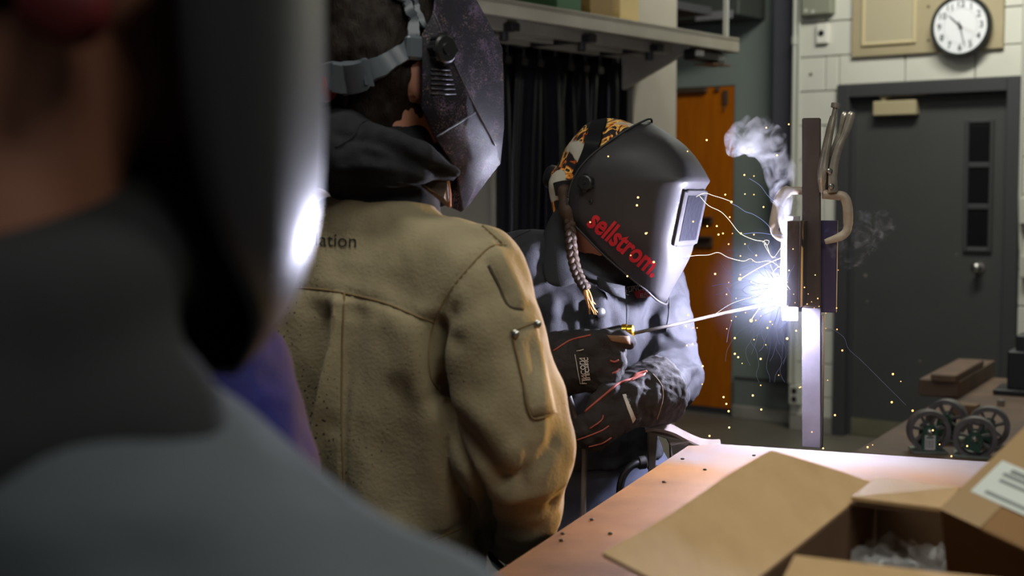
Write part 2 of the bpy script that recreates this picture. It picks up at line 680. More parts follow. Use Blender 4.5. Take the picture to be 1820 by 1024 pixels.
# grey door with narrow light
door = mk('door_1', G(), None, kind='structure', loc=wp(du0, 0)) if False else None
fw = .075
leafz = dz1 - fw
leaf = G().box(wp((du0 + du1) / 2, leafz / 2 + .006, -.07), (du1 - du0 - 2 * fw, .045, leafz - .012), -B, WN)
door = mk('door_1', leaf, M_dkpaint, kind='structure', bevel=.002, loc=wp((du0 + du1) / 2, 0, -.07))
for nm, u0, u1, z0, z1 in (('door_frame', du0, du0 + fw, 0, dz1), ('door_frame', du1 - fw, du1, 0, dz1), ('door_frame', du0 + fw, du1 - fw, leafz, dz1)):
    mk(nm, G().box(wp((u0 + u1) / 2, (z0 + z1) / 2, -.03), (u1 - u0, .12, z1 - z0), -B, WN), M_frame, door, bevel=.004)
for u in (du0 + fw + .008, du1 - fw - .008):
    mk('door_stop', G().box(wp(u, leafz / 2, -.043), (.016, .014, leafz), -B, WN), M_frame, door)
F0 = -.047                                 # face of the leaf
wu0, wz1 = wall_uz(1717, 213, F0); wu1, wz0 = wall_uz(1763, 449, F0)
mw = .022
for u0, u1, z0, z1 in ((wu0, wu0 + mw, wz0, wz1), (wu1 - mw, wu1, wz0, wz1), (wu0 + mw, wu1 - mw, wz0, wz0 + mw), (wu0 + mw, wu1 - mw, wz1 - mw, wz1)):
    mk('light_moulding', G().box(wp((u0 + u1) / 2, (z0 + z1) / 2, F0 + .008), (u1 - u0, .018, z1 - z0), -B, WN), M_frame, door, bevel=.005)
ph = (wz1 - wz0 - 2 * mw) / 3
for i in range(3):
    z0 = wz0 + mw + i * ph
    mk('pane', G().box(wp((wu0 + wu1) / 2, z0 + ph / 2, F0 + .002), (wu1 - wu0 - 2 * mw, .004, ph - .03), -B, WN), M_blackglass, door)
    if i:
        mk('muntin', G().box(wp((wu0 + wu1) / 2, z0, F0 + .007), (wu1 - wu0 - 2 * mw, .014, .03), -B, WN), M_frame, door, bevel=.004)
cu, cz = wall_uz(1590, 192, F0 + .05)
cb = mk('closer_box', G().box(wp(cu, cz, F0 + .03), (.26, .06, .085), -B, WN), M_brass, door, bevel=.006)
au, az = wall_uz(1580, 168, F0 + .08)
arm = G().cyl(wp(cu - .07, cz + .04, F0 + .04), wp(cu - .07, az + .01, F0 + .04), .018)
arm.box(wp(cu + .05, az, F0 + .05), (.27, .018, .02), -B, WN).box(wp(cu - .06, az, F0 + .05), (.055, .03, .035), -B, WN)
mk('closer_arm', arm, M_brass, door, bevel=.002)
ku, kz = wall_uz(1737, 476, F0 + .03)
mk('door_knob', G().lathe(wp(ku, kz, F0), WN, [(0, .034), (.008, .034), (.012, .014), (.035, .014), (.042, .026), (.056, .03), (.068, .022), (.072, .004)], 20), M_steel, door, smooth=50)
mk('kick_plate', G().box(wp((du0 + du1) / 2, .055, F0 + .002), (du1 - du0 - 2 * fw - .01, .006, .1), -B, WN), mat('scuffed_kick_plate', srgb(112, 108, 84), .5, col2=srgb(92, 88, 70), nscale=6), door)
for (px, py, r) in ((1538, 490, .009), (1541, 536, .006), (1635, 642, .006), (1700, 452, .005)):
    u, z = wall_uz(px, py, F0)
    mk('scuff', G().lathe(wp(u, z, F0), WN, [(0, r), (.0008, r * .8)], 9, ), mat('scuffed_bare_spot', srgb(128, 120, 104), .7), door)

# corner: slate pilaster, green wall behind, orange door
GW0 = W0 - WN * .22                         # green wall runs a little behind the block wall


def gp(t, z, d=0): return GW0 + B * t + UP * z + WN * d


def gw_tz(px, py, d=0):
    o, dr = ray(px, py)
    p0 = gp(0, 0, d)
    h = o + dr * ((p0 - o).dot(WN) / dr.dot(WN))
    return (h - GW0).dot(B), h.z


od1, oz1 = gw_tz(1306, 151)
od0, _ = gw_tz(1180, 151)
od0 = od1 + .92
g = G()
for (t0, t1, z0, z1) in ((-.3, od1, 0, 4.1), (od0, 4.2, 0, 4.1), (od1, od0, oz1, 4.1)):
    g.box(gp((t0 + t1) / 2, (z0 + z1) / 2, -.06), (t1 - t0, .12, z1 - z0), B, WN)
mk('wall_back', g, M_green, kind='structure', loc=gp(0, 0))
pt0 = gw_tz(1407, 300, .16)[0]; pt1 = gw_tz(1371, 300, .16)[0]
pz = gw_tz(1390, 680, .16)[1]
mk('trim_1', G().box(gp((pt0 + pt1) / 2, (pz + 4.1) / 2, .08), (pt1 - pt0, .16, 4.1 - pz), B, WN), M_pilaster, kind='structure', bevel=.006)
bz = gw_tz(1340, 677, .03)[1]; bz2 = gw_tz(1340, 724, .05)[1]
mk('trim_2', G().box(gp(od1 / 2 - .01, (bz + bz2) / 2, .014), (od1 - .04, .028, bz - bz2), B, WN), mat('dark_green_paint', srgb(104, 110, 104), .6), kind='structure', bevel=.003)
mk('trim_3', G().box(gp(od1 / 2 - .01, bz + .008, .016), (od1 - .04, .032, .016), B, WN), M_frame, kind='structure', bevel=.002)
mk('baseboard_back', G().box(gp(od1 / 2 - .01, bz2 / 2, .025), (od1 - .04, .05, bz2), B, WN), M_base, kind='structure', bevel=.004)
mk('baseboard_right', G().box(wp(du0 / 2, .05, .01), (du0 - .01, .012, .1), -B, WN), M_base, kind='structure', bevel=.003)

d2 = mk('door_2', G().box(gp((od0 + od1) / 2, oz1 / 2 + .02, -.03), (od0 - od1 - .02, .045, oz1 - .05), B, WN), M_orange, kind='structure', bevel=.002, loc=gp((od0 + od1) / 2, 0, -.03))
M_dkbrass = mat('dark_bronze', srgb(84, 66, 50), .45, metal=.3)
t, z = gw_tz(1229, 161, .02)
mk('closer_arm', G().box(gp(t + .06, z, .012), (.34, .03, .03), B, WN), M_dkbrass, d2, bevel=.004)
t, z = gw_tz(1288, 173, .01)
mk('hinge', G().box(gp(t, z, 0), (.034, .02, .09), B, WN).cyl(gp(t, z - .05, .012), gp(t, z - .08, .012), .006), M_dkbrass, d2, bevel=.002)
t, z = gw_tz(1274, 158, .01)
mk('door_stop', G().box(gp(t, z, 0), (.025, .03, .03), B, WN), M_dkbrass, d2, bevel=.003)
for py, hh in ((392, .05), (430, .075)):
    t, z = gw_tz(1246, py, .02)
    pl = mk('pull_plate', G().box(gp(t, z, 0), (.15, .018, hh), B, WN).box(gp(t, z + hh * .4, .022), (.15, .034, .012), B, WN), M_dkbrass, d2, bevel=.004)

# conduits at the corner and by the grey door
for px, r, n in ((1409, .014, 'left'), (1417, .010, 'right')):
    u, _ = wall_uz(px, 300, .02)
    z0 = wall_uz(px, 682, .02)[1]
    c = G().cyl(wp(u, z0, .016), wp(u, 3.6, .016), r)
    cd = mk('conduit', c, M_galv, smooth=40, label='%s painted conduit running up the white block wall edge' % ('wider left' if n == 'left' else 'thinner right'), cat='pipe', group=None)
    for py in ((72,) if n == 'left' else ()):
        z = wall_uz(px, py, .02)[1]
        mk('coupling', G().cyl(wp(u, z - .025, .016), wp(u, z + .025, .016), r + .006), M_galv, cd, smooth=40)
u, z = wall_uz(1413, 702, .03)
ob = mk('outlet_box', G().box(wp(u, z, .022), (.07, .044, .115), -B, WN), M_galv, bevel=.004, label='small grey outlet box low on the wall under the corner conduits', cat='outlet')
for dz in (-.025, .025):
    mk('socket', G().lathe(wp(u, z + dz, .0445), WN, [(0, .018), (.0015, .018)], 14), M_blackp, ob)
# right hand conduit with its two switch boxes
u, _ = wall_uz(1817, 200, .015)
z1 = wall_uz(1817, 120, .02)[1]
pts = [wp(u, 3.5, .016), wp(u, z1, .016), wp(u, wall_uz(1817, 380)[1] + .1, .016), wp(u + .01, wall_uz(1817, 440)[1], .016), wp(u + .03, wall_uz(1817, 480)[1], .016)]
mk('conduit', G().tube(pts, .011, 10), M_galv, smooth=40, label='slim grey conduit running down beside the right door jamb', cat='pipe')
for py, hh, lb in ((375, .14, 'upper pale switch box right of the grey door'), (474, .12, 'lower pale switch box right of the grey door')):
    u2, z = wall_uz(1824, py, .03)
    sb = mk('switch_box', G().box(wp(u2 + .025, z, .03), (.11, .05, hh), -B, WN), M_galv, bevel=.004, label=lb, cat='switch')
    mk('toggle', G().box(wp(u2 + .02, z, .062), (.02, .02, .035), -B, WN), M_blackp, sb, bevel=.002)

# things on the block wall
u0, z0 = wall_uz(1428, 29, .04); u1, _ = wall_uz(1480, 29, .04)
eb = mk('electrical_box', G().box(wp((u0 + u1) / 2, z0 + .13, .035), (u1 - u0, .07, .26), -B, WN), mat('box_grey_enamel', srgb(132, 134, 116), .5), bevel=.006, label='grey green electrical box above the small receptacle on block wall', cat='electrical box')
for du, dz in ((.03, .028), (.075, .018)):
    mk('knockout', G().lathe(wp(u0 + du, z0 + dz, .07), WN, [(0, .012), (.002, .011)], 12), M_galv, eb)
u, z = wall_uz(1462, 60, .02)
rc = mk('receptacle', G().box(wp(u, z, .016), (.074, .032, .118), -B, WN), M_white, bevel=.005, label='white receptacle with one round black socket under the electrical box', cat='outlet')
mk('socket', G().lathe(wp(u - .004, z + .002, .032), WN, [(0, .019), (.003, .018)], 14), M_blackp, rc)
u0, z0 = wall_uz(1514, 103, .02); u1, _ = wall_uz(1783, 95, .02)
sp = mk('speaker_panel', G().box(wp((u0 + u1) / 2, z0 + .26, .015), (u1 - u0, .03, .52), -B, WN), M_cream, bevel=.004, label='cream wall panel holding the clock and a square speaker grille', cat='speaker panel')
a0, b0 = wall_uz(1531, 83, .035); a1, _ = wall_uz(1628, 78, .035)
for (x0, x1, y0, y1) in ((a0, a0 + .02, b0, b0 + .4), (a1 - .02, a1, b0, b0 + .4), (a0 + .02, a1 - .02, b0, b0 + .02), (a0 + .02, a1 - .02, b0 + .38, b0 + .4)):
    mk('grille_frame', G().box(wp((x0 + x1) / 2, (y0 + y1) / 2, .036), (x1 - x0, .014, y1 - y0), -B, WN), mat('frame_cream', srgb(190, 175, 136), .5), sp, bevel=.004)
mk('grille_cloth', G().box(wp((a0 + a1) / 2, b0 + .2, .032), (a1 - a0 - .04, .006, .36), -B, WN), M_cloth, sp)
for px, py in ((1650, 72), (1650, 12)):
    uu, zz = wall_uz(px, py, .03)
    mk('screw', G().lathe(wp(uu, zz, .03), WN, [(0, .008), (.003, .006)], 10), M_dkbrass, sp)
uu, zz = wall_uz(1442, 132, .0)
mk('wall_anchor', G().lathe(wp(uu, zz, .005), WN, [(0, .009), (.006, .008), (.008, .004)], 10), M_dark, label='small dark anchor plug left in the white block wall', cat='anchor')

# clock
cu, cz = wall_uz(1707, 46, .075)
cr = (wall_uz(1760, 46, .075)[0] - wall_uz(1653, 46, .075)[0]) / 2
cc = wp(cu, cz, .03)
clock = mk('wall_clock', G().lathe(cc, WN, [(0, cr * .93), (.02, cr), (.05, cr), (.058, cr * .97), (.058, cr * .9), (.045, cr * .885), (.044, .001)], 48, x=UP, caps=False), mat('clock_black_rim', (.012, .014, .013), .35), smooth=40,
           label='round white wall clock with black rim and numerals', cat='clock')
fc = cc + WN * .046
mk('dial', G().lathe(fc, WN, [(0, cr * .885), (.001, cr * .88)], 40), mat('clock_dial', srgb(225, 226, 228), .25), clock)
M_num = mat('clock_ink', (.02, .02, .022), .6)
for h in range(1, 13):
    a = R(90 - 30 * h)
    q = fc - B * math.cos(a) * cr * .7 + UP * (math.sin(a) * cr * .7 - .016) + WN * .002
    flat_text('numeral', str(h), q, -B, UP, .05, M_num, clock, offset=.0006, align='CENTER')
ticks = G()
for k in range(60):
    a = R(6 * k)
    ticks.box(fc - B * math.cos(a) * cr * .56 + UP * math.sin(a) * cr * .56 + WN * .0018, (.0015, .006, .0006), -B * math.sin(a) * -1 + UP * -math.cos(a) * -1 if False else (-B * -math.sin(a) + UP * math.cos(a)), (-B * math.cos(a) + UP * math.sin(a)))
mk('minute_marks', ticks, M_num, clock, kind='stuff')


def hand(nm, deg, ln, w, d):
    a = R(90 - deg)
    dr = -B * math.cos(a) + UP * math.sin(a)
    sd = dr.cross(WN)
    mk(nm, G().slab([fc + WN * d - dr * ln * .22 + sd * w * .6, fc + WN * d + dr * ln + sd * w * .35, fc + WN * d + dr * ln - sd * w * .35, fc + WN * d - dr * ln * .22 - sd * w * .6], .001), M_num, clock)


hand('hour_hand', 313, cr * .5, .007, .006)
hand('minute_hand', 165, cr * .68, .005, .009)
mk('second_hand', G().box(fc + WN * .012 - B * .03 - UP * .015, (.1, .0012, .0008), (-B * .9 - UP * .4), WN.cross(-B * .9 - UP * .4)), mat('red_hand', srgb(150, 60, 50), .5), clock)
mk('hub', G().lathe(fc, WN, [(0, .008), (.014, .007)], 12), M_num, clock)

# ------------------------------------------------------------------ booth with curtain
BN = -B                                     # booth wall faces right, towards us
BW0 = V(.803, 7.0, 0)                       # its far end


def bp(s, z, d=0): return BW0 - A * s + UP * z + BN * d


def bw_sz(px, py, d=0):
    o, dr = ray(px, py)
    h = o + dr * ((bp(0, 0, d) - o).dot(BN) / dr.dot(BN))
    return (BW0 - h).dot(A), h.z


s1 = bw_sz(1126, 200)[0]; s2 = bw_sz(871, 200)[0]
zo = bw_sz(1000, 84)[1]
g = G()
for (a0, a1, z0, z1) in ((0, s1, 0, 2.4), (s2, s2 + 2.2, 0, 2.4), (s1, s2, zo, 2.4)):
    g.box(bp((a0 + a1) / 2, (z0 + z1) / 2, -.05), (a1 - a0, .1, z1 - z0), A, BN)
mk('wall_left', g, M_beige, kind='structure', loc=bp(0, 0))
g = G()                                     # dark inside of the booth
dk = mat('booth_inside', (.012, .012, .014), .8)
g.box(bp(.55, 1.2, -1.6), (2.0, .05, 2.4), A, BN).box(bp(-.02, 1.2, -.85), (.05, 1.5, 2.4), A, BN).box(bp(s2 + .25, 1.2, -.85), (.05, 1.5, 2.4), A, BN).box(bp(.6, 2.38, -.85), (2.2, 1.5, .04), A, BN)
mk('wall_booth', g, dk, kind='structure', loc=bp(0, 0, -.8))
for s_, nm in ((s1 + .012, 'trim_4'), (s2 - .012, 'trim_5')):
    mk(nm, G().box(bp(s_, zo / 2, .004), (.024, .02, zo), A, BN), M_beam, kind='structure', bevel=.003)
# curtain of overlapping vinyl strips
cur = empty('welding_curtain', bp((s1 + s2) / 2, 0, -.06), 'black vinyl strip curtain hanging in the booth opening', 'curtain')
ns = 9
for i in range(ns):
    sa = s1 + .02 + (s2 - s1 - .04) * i / ns
    wd = (s2 - s1) / ns + .03
    vs, fs = [], []
    cols, rows = 9, 16
    ph_ = rng.uniform(0, 6)
    for r_ in range(rows + 1):
        z = .06 + (zo - .1) * r_ / rows
        for c_ in range(cols + 1):
            x = c_ / cols
            d = -.05 - .018 * (i % 2) + .02 * math.sin(x * 6.28 * 1.2 + ph_ + z * .5) * (1 - .3 * r_ / rows) + .012 * math.sin(z * 3 + ph_)
            vs.append(bp(sa + wd * x + .02 * math.sin(z * 1.7 + ph_), z, d))
    for r_ in range(rows):
        for c_ in range(cols):
            k = r_ * (cols + 1) + c_
            fs.append((k, k + 1, k + cols + 2, k + cols + 1))
    o = mk('curtain_strip', (vs, fs), M_vinyl, cur, smooth=True)
    md = o.modifiers.new('thick', 'SOLIDIFY'); md.thickness = .003
    mk('hanger', G().cyl(bp(sa + wd / 2, zo - .06, -.05), bp(sa + wd / 2, zo - .005, -.05), .007, n=8).box(bp(sa + wd / 2, zo - .075, -.048), (.04, .016, .03), A, BN), M_dark, cur)
# overhead beam (ledge) along the booth, with its tracks below
oD = .5


def lp(s, z, d): return bp(s, z, d)


e_s, e_z = bw_sz(1315, 68, oD)
_, e_z0 = bw_sz(1315, 94, oD)
beam = mk('overhead_ledge', G().box(lp(e_s + 1.6, (e_z + e_z0) / 2, oD - .01), (3.2, .02, e_z - e_z0), A, BN).box(lp(e_s + 1.6, e_z - .012, oD / 2), (3.2, oD, .024), A, BN).box(lp(e_s + .01, (e_z + e_z0) / 2, oD * .75), (.02, oD * .5, e_z - e_z0), A, BN), M_beam, bevel=.003,
          label='long beige ledge jutting out above the booth curtain', cat='ledge', loc=lp(e_s + 1.6, e_z0, oD / 2))
for d in (.08, .2, .34):
    mk('rail', G().box(lp(e_s + 1.75, e_z0 - .0, d), (2.8, .035, .05), A, BN), M_beam, beam, bevel=.004)
for s_ in (e_s + .5, e_s + 1.0, e_s + 1.5, e_s + 2.0):
    mk('bracket', G().box(lp(s_, e_z0 - .01, .2), (.05, .4, .03), A, BN).cyl(lp(s_, e_z0 - .06, .34), lp(s_, e_z0 + .02, .34), .018), M_dark, beam, bevel=.003)
vs = [lp(e_s + .25, e_z0 + .03, .05), lp(e_s + .25, e_z0 + .03, .45), lp(e_s + .25, e_z0 - .05, .3), lp(e_s + .25, e_z0 - .16, .05)]
mk('gusset', G().slab(vs, .03), M_beam, beam)
# lamp fixture under the far end of the ledge
fx, fz = bw_sz(1288, 104, .47)
lampf = empty('track_motor', lp(fx, fz, .44), 'small dark fixture with clear end cap slung under the ledge tip', 'fixture')
mk('body', G().box(lp(fx + .12, fz + .005, .42), (.2, .07, .045), A, BN), M_dark, lampf, bevel=.008)
mk('end_cap', G().lathe(lp(fx + .02, fz, .42), -A * -1, [(-.0, .03), (.05, .034), (.075, .02)], 14), mat('cloudy_cap', srgb(150, 155, 150), .3), lampf, smooth=40)
mk('plate', G().box(lp(fx + .02, fz - .028, .42), (.16, .1, .006), A, BN), mat('rust_plate', srgb(110, 78, 55), .6), lampf)
mk('clip', G().box(lp(fx + .2, fz + .01, .46), (.05, .02, .025), A, BN), M_white, lampf, bevel=.004)
# boxes resting on the ledge
for s_, w, h, c, lb in ((e_s + .78, .14, .2, srgb(196, 170, 112), 'pale tan carton on the ledge, nearest its far end'), (e_s + .98, .16, .16, srgb(118, 92, 40), 'brown carton on the ledge, between the pale one and the green one'), (e_s + 1.2, .16, .18, srgb(40, 78, 48), 'dark green carton on the ledge, partly out of frame')):
    cb_ = mk('carton', G().box(lp(s_, e_z + h / 2 + .001, .3), (w, .25, h), A, BN), mat('carton_paint_' + lb[:5].strip(), c, .7), bevel=.003, label=lb, cat='box', group='cartons on the ledge')
    mk('lid_flap', G().box(lp(s_, e_z + h + .003, .3), (w * .98, .24, .004), A, BN), M_cream, cb_)
# pipe standing on the ledge, plain dark box on the wall behind
s_, _ = bw_sz(1290, 50, .42)
mk('riser_pipe', G().tube([lp(s_ + .03, 3.4, .4), lp(s_ + .02, 2.6, .41), lp(s_, e_z + .3, .42), lp(s_, e_z, .42)], .013, 10), M_galv, smooth=40, label='thin pale pipe rising from the ledge tip', cat='pipe')
t0, z0 = gw_tz(1318, 48, .3)
casing = mk('wall_casing', G().box(gp(t0 + .6, z0 + .42, .17), (1.2, .34, .7), B, WN), mat('dark_casing', srgb(62, 66, 60), .6), bevel=.006, label='dark box high on the grey green wall', cat='casing')
mk('casing_strip', G().box(gp(gw_tz(1268, 28, .35)[0], gw_tz(1268, 28, .35)[1], .345), (.26, .012, .05), B, WN), mat('strip_grey', srgb(116, 112, 116), .5), casing, bevel=.003)
# ------------------------------------------------------------------ steel welding table
TA = R(21.5)
T1 = V(math.sin(TA), math.cos(TA), 0)
T2 = V(-math.cos(TA), math.sin(TA), 0)
TZ = .96
CORNER = onz(1231, 786, TZ)
TL, TW = 1.72, 1.45
M_table = mat('scorched_table_steel', srgb(148, 104, 54), .62, col2=srgb(92, 62, 36), nscale=5, detail=9, bump=.12, bscale=40, spec=.14,
              specks=[(26, .10, srgb(60, 42, 30), 3), (70, .08, srgb(48, 36, 28), 5)], rvar=.12)
# grey steel towards the far edge, painted paler to carry the arc's white glare
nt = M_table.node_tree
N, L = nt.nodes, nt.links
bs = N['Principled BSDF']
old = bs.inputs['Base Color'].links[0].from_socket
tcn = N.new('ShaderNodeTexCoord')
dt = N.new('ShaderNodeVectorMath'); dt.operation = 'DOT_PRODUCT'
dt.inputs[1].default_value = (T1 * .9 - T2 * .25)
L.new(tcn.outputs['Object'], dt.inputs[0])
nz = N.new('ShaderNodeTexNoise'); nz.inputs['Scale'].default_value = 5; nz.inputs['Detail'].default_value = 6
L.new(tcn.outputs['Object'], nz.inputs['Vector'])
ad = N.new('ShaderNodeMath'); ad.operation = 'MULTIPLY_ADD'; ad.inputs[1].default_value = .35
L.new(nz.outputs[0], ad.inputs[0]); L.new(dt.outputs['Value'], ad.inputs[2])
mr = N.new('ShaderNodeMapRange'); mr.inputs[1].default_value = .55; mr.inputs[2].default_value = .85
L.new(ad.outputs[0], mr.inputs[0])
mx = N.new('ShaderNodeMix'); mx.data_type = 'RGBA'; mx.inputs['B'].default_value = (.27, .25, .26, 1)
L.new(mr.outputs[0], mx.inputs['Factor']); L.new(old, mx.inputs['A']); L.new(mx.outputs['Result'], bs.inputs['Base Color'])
M_legs = mat('dark_table_frame', srgb(48, 46, 46), .5)
tc = CORNER - T1 * TL / 2 - T2 * TW / 2
table = empty('welding_table', (tc.x, tc.y, 0), 'scorched brown steel welding table carrying the post and cardboard box', 'table')
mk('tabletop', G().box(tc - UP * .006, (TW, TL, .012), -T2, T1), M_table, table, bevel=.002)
for i in (-1, 1):
    for j in (-1, 1):
        q = tc - T2 * i * (TW / 2 - .09) + T1 * j * (TL / 2 - .09)
        mk('leg', G().box(V(q.x, q.y, (TZ - .012) / 2), (.06, .06, TZ - .014), -T2, T1), M_legs, table, bevel=.004)
for j in (-1, 1):
    mk('apron', G().box(tc + T1 * j * (TL / 2 - .09) - UP * .05, (TW - .25, .03, .07), -T2, T1), M_legs, table, bevel=.003)
for i in (-1, 1):
    mk('apron', G().box(tc - T2 * i * (TW / 2 - .09) - UP * .05, (.03, TL - .25, .07), -T2, T1), M_legs, table, bevel=.003)
# spatter crumbs on the near table top
for px, py in ((1000, 950), (1085, 950), (998, 962), (1052, 925), (1213, 817), (1340, 811), (1180, 858), (1253, 836)):
    q = onz(px, py, TZ)
    mk('slag_crumb', G().sphere(q + UP * .0016, .0032, 6, 4, (1.2, .9, .6)), M_dark, label='dark crumb of slag lying on the brown table top', cat='slag', group='slag crumbs on the table')

# ------------------------------------------------------------------ test piece standing on the table
BASE = onz(1440, 795, TZ)
PX_, PN = -T2, -T1


def sp_(x, d, z): return BASE + PX_ * (x - .015 * z) + PN * d + UP * z


def zof(py): return CAM_Z + (340 - py) / FPX * BASE.y - TZ - .0


M_mill = mat('mill_scale_steel', srgb(92, 82, 79), .42, metal=.25, col2=srgb(70, 60, 57), nscale=14, detail=6, bump=.1)
M_bright = mat('ground_bright_steel', srgb(190, 186, 190), .4, metal=.3, col2=srgb(160, 156, 160), nscale=18)
post = empty('steel_post', BASE, 'upright steel flat bar post with tacked plates standing on table', 'steel post')
ztop, zp0, zp1 = zof(211), zof(556), zof(392)
zm = zof(548)
mk('upright_bar', G().slab([sp_(-.0145, .005, zm), sp_(.0205, .005, zm), sp_(.0205, .005, ztop), sp_(-.0145, .005, ztop)], .01), M_mill, post, bevel=.0025)
mk('lit_bar_foot', G().slab([sp_(-.0145, .005, 0), sp_(.0205, .005, 0), sp_(.0205, .005, zm), sp_(-.0145, .005, zm)], .01), mat('lit_bar_steel', srgb(124, 120, 130), .45, metal=.3, col2=srgb(98, 94, 104), nscale=20), post, bevel=.001)  # paler bare steel, with the arc's light painted into the foot
mk('edge_strip', G().box(sp_(.0225, -.002, zof(560) / 2), (.005, .012, zof(560)), PX_, PN), M_dark, post)
mk('backing_plate', G().box(sp_(.008, -.012, (zp0 + zp1) / 2), (.082, .01, zp1 - zp0), PX_, PN), mat('blued_plate', srgb(58, 54, 84), .45, metal=.3), post, bevel=.001)
ang = G().box(sp_(-.019, .034, (zof(543) + zp1) / 2), (.028, .056, zp1 - zof(543)), PX_, PN)
ang.box(sp_(-.007, .062, (zof(543) + zp1) / 2), (.004, .014, zp1 - zof(543)), PX_, PN)
mk('angle_piece', ang, M_mill, post, bevel=.001)
mk('weld_coupon', G().box(sp_(-.035, .003, (zof(572) + zof(384)) / 2), (.03, .008, zof(384) - zof(572)), PX_, PN), M_bright, post, bevel=.001)
bead = []
for k in range(16):
    z = zof(530) + (zof(400) - zof(530)) * k / 15
    bead.append(sp_(-.0505 + rng.uniform(-.001, .001), .007, z))
mk('weld_bead', G().tube(bead, [.004 + .0012 * (k % 2) for k in range(16)], 8), M_mill, post, smooth=True)
# the arc: a small white-hot flame at the electrode tip
ARC = sp_(-.054, .032, zof(520))
arcg = G().sphere(ARC, .011, 14, 10, (.9, .9, 2.3)).sphere(ARC + UP * .012 + PX_ * .004, .0085, 12, 8, (1, 1, 2.4))
arcA = 4 * math.pi * .011 ** 2 * 1.7
mk('welding_arc', arcg, emit('arc_flame', (.76, .77, 1.0), ARC_W / (math.pi * arcA)), smooth=True, label='blinding white welding arc burning between rod tip and plate', cat='welding arc')

# locking C clamp holding the post
CY = BASE.y - .012
Q = lambda px, py, d=0: P(px, py, CY - d)
M_clamp = mat('worn_nickel', srgb(200, 192, 178), .28, metal=.65, col2=srgb(140, 130, 118), nscale=30, detail=6, bump=.08)
M_jaw = mat('worn_forged_jaw', srgb(186, 172, 154), .5, metal=.2, col2=srgb(140, 124, 108), nscale=22, bump=.15)
cl = empty('locking_clamp', Q(1470, 345), 'chrome locking C clamp gripping the steel post, handles up', 'clamp')
jr = smooth_path([Q(1462, 345, .004), Q(1483, 347, .004), Q(1499, 350, .004), Q(1506, 366, .004), Q(1507, 392, .004), Q(1505, 410, .004), Q(1493, 421, .004), Q(1466, 430, .004)], 4)
mk('right_jaw', G().tube(jr, [.011] * 8 + [.0115] * 10 + [.010] * (len(jr) - 22) + [.009, .008, .007, .0055], 10, flat=(.5, .85), up=(0, -1, 0)), M_jaw, cl, smooth=50)
jl = smooth_path([Q(1450, 341, -.022), Q(1424, 339, -.022), Q(1400, 340, -.018), Q(1387, 352, -.012), Q(1380, 380, -.008), Q(1376, 408, -.006), Q(1386, 421, -.004), Q(1404, 428, -.004)], 4)
mk('left_jaw', G().tube(jl, [.009] * 8 + [.0135] * 12 + [.010] * (len(jl) - 24) + [.009, .008, .007, .0055], 10, flat=(.5, .85), up=(0, -1, 0)), M_jaw, cl, smooth=50)
body = smooth_path([Q(1462, 342), Q(1461, 318), Q(1464, 290), Q(1470, 258), Q(1476, 228), Q(1481, 207)], 4)
mk('body_handle', G().tube(body, [.0075, .008, .009, .0105, .012, .0125, .013, .0128, .012, .0115, .0112, .011, .0108, .0105, .010, .0098, .0095, .009, .0085, .008, .0078][:len(body)], 12, flat=(.8, 1)), M_clamp, cl, smooth=50)
scr = mk('adjusting_screw', G().cyl(Q(1481, 208), Q(1485, 190), .0045, n=12), M_clamp, cl, smooth=40)
mk('screw_head', G().cyl(Q(1484.2, 192), Q(1485.6, 183), .0085, n=12), M_clamp, scr, bevel=.001)
for a_, nm, dd in (((1478, 330), 'lever', .012), ((1474, 318), 'lever', -.006)):
    if dd > 0: ps = [Q(1481, 342, dd), Q(1480, 318, dd), Q(1483, 290, dd), Q(1491, 262, dd), Q(1502, 238, dd), Q(1510, 215, dd), Q(1514, 198, dd)]
    else: ps = [Q(1476, 318, dd), Q(1480, 280, dd), Q(1487, 258, dd), Q(1494, 238, dd), Q(1499, 218, dd), Q(1502, 198, dd)]
    ps = smooth_path(ps, 4)
    n_ = len(ps)
    mk(nm, G().tube(ps, [.0095 - .0035 * k / n_ if k < n_ * .55 else .0065 + .0015 * math.sin((k / n_ - .55) / .45 * 3.1) for k in range(n_ - 1)] + [.003], 10, flat=(.55, 1), up=(0, -1, 0)), M_clamp, cl, smooth=50)
mk('link_plate', G().slab([Q(1463, 345, .006), Q(1486, 345, .006), Q(1490, 338, .006), Q(1484, 322, .006), Q(1476, 300, .006), Q(1470, 300, .006)], .008), M_dark, cl, bevel=.001)
for px, py in ((1478, 331), (1475, 304)):
    mk('rivet', G().lathe(Q(px, py, .018), (0, -1, 0), [(-.004, .0052), (.001, .0052), (.0028, .003)], 12), M_steel, cl, smooth=40)

# earth clamp biting the far left table corner
EY = CORNER.y - .02
E = lambda px, py, d=0: P(px, py, EY - d)
M_cast = mat('earth_clamp_casting', srgb(150, 138, 132), .5, metal=.3, col2=srgb(120, 108, 100), nscale=25, bump=.15)
ec = empty('earth_clamp', E(1210, 790), 'cast steel earth clamp biting the far left table corner', 'clamp')
arm_ = smooth_path([E(1146, 759, .02), E(1163, 757, .02), E(1192, 763, .015), E(1216, 775, .008), E(1240, 786, 0), E(1258, 790.5, 0), E(1281, 790.5, 0)], 4)
wv, wf = [], []
for i_, p_ in enumerate(arm_):
    t_ = (arm_[min(i_ + 1, len(arm_) - 1)] - arm_[max(i_ - 1, 0)]).normalized()
    sv = V(0, -.015, -.0055); n_ = sv.cross(t_).normalized() * .003
    if n_.z < 0: n_ = -n_
    wv += [p_ + sv + n_, p_ - sv + n_, p_ - sv - n_, p_ + sv - n_]
for i_ in range(len(arm_) - 1):
    for j_ in range(4): wf.append((i_ * 4 + j_, i_ * 4 + (j_ + 1) % 4, i_ * 4 + 4 + (j_ + 1) % 4, i_ * 4 + 4 + j_))
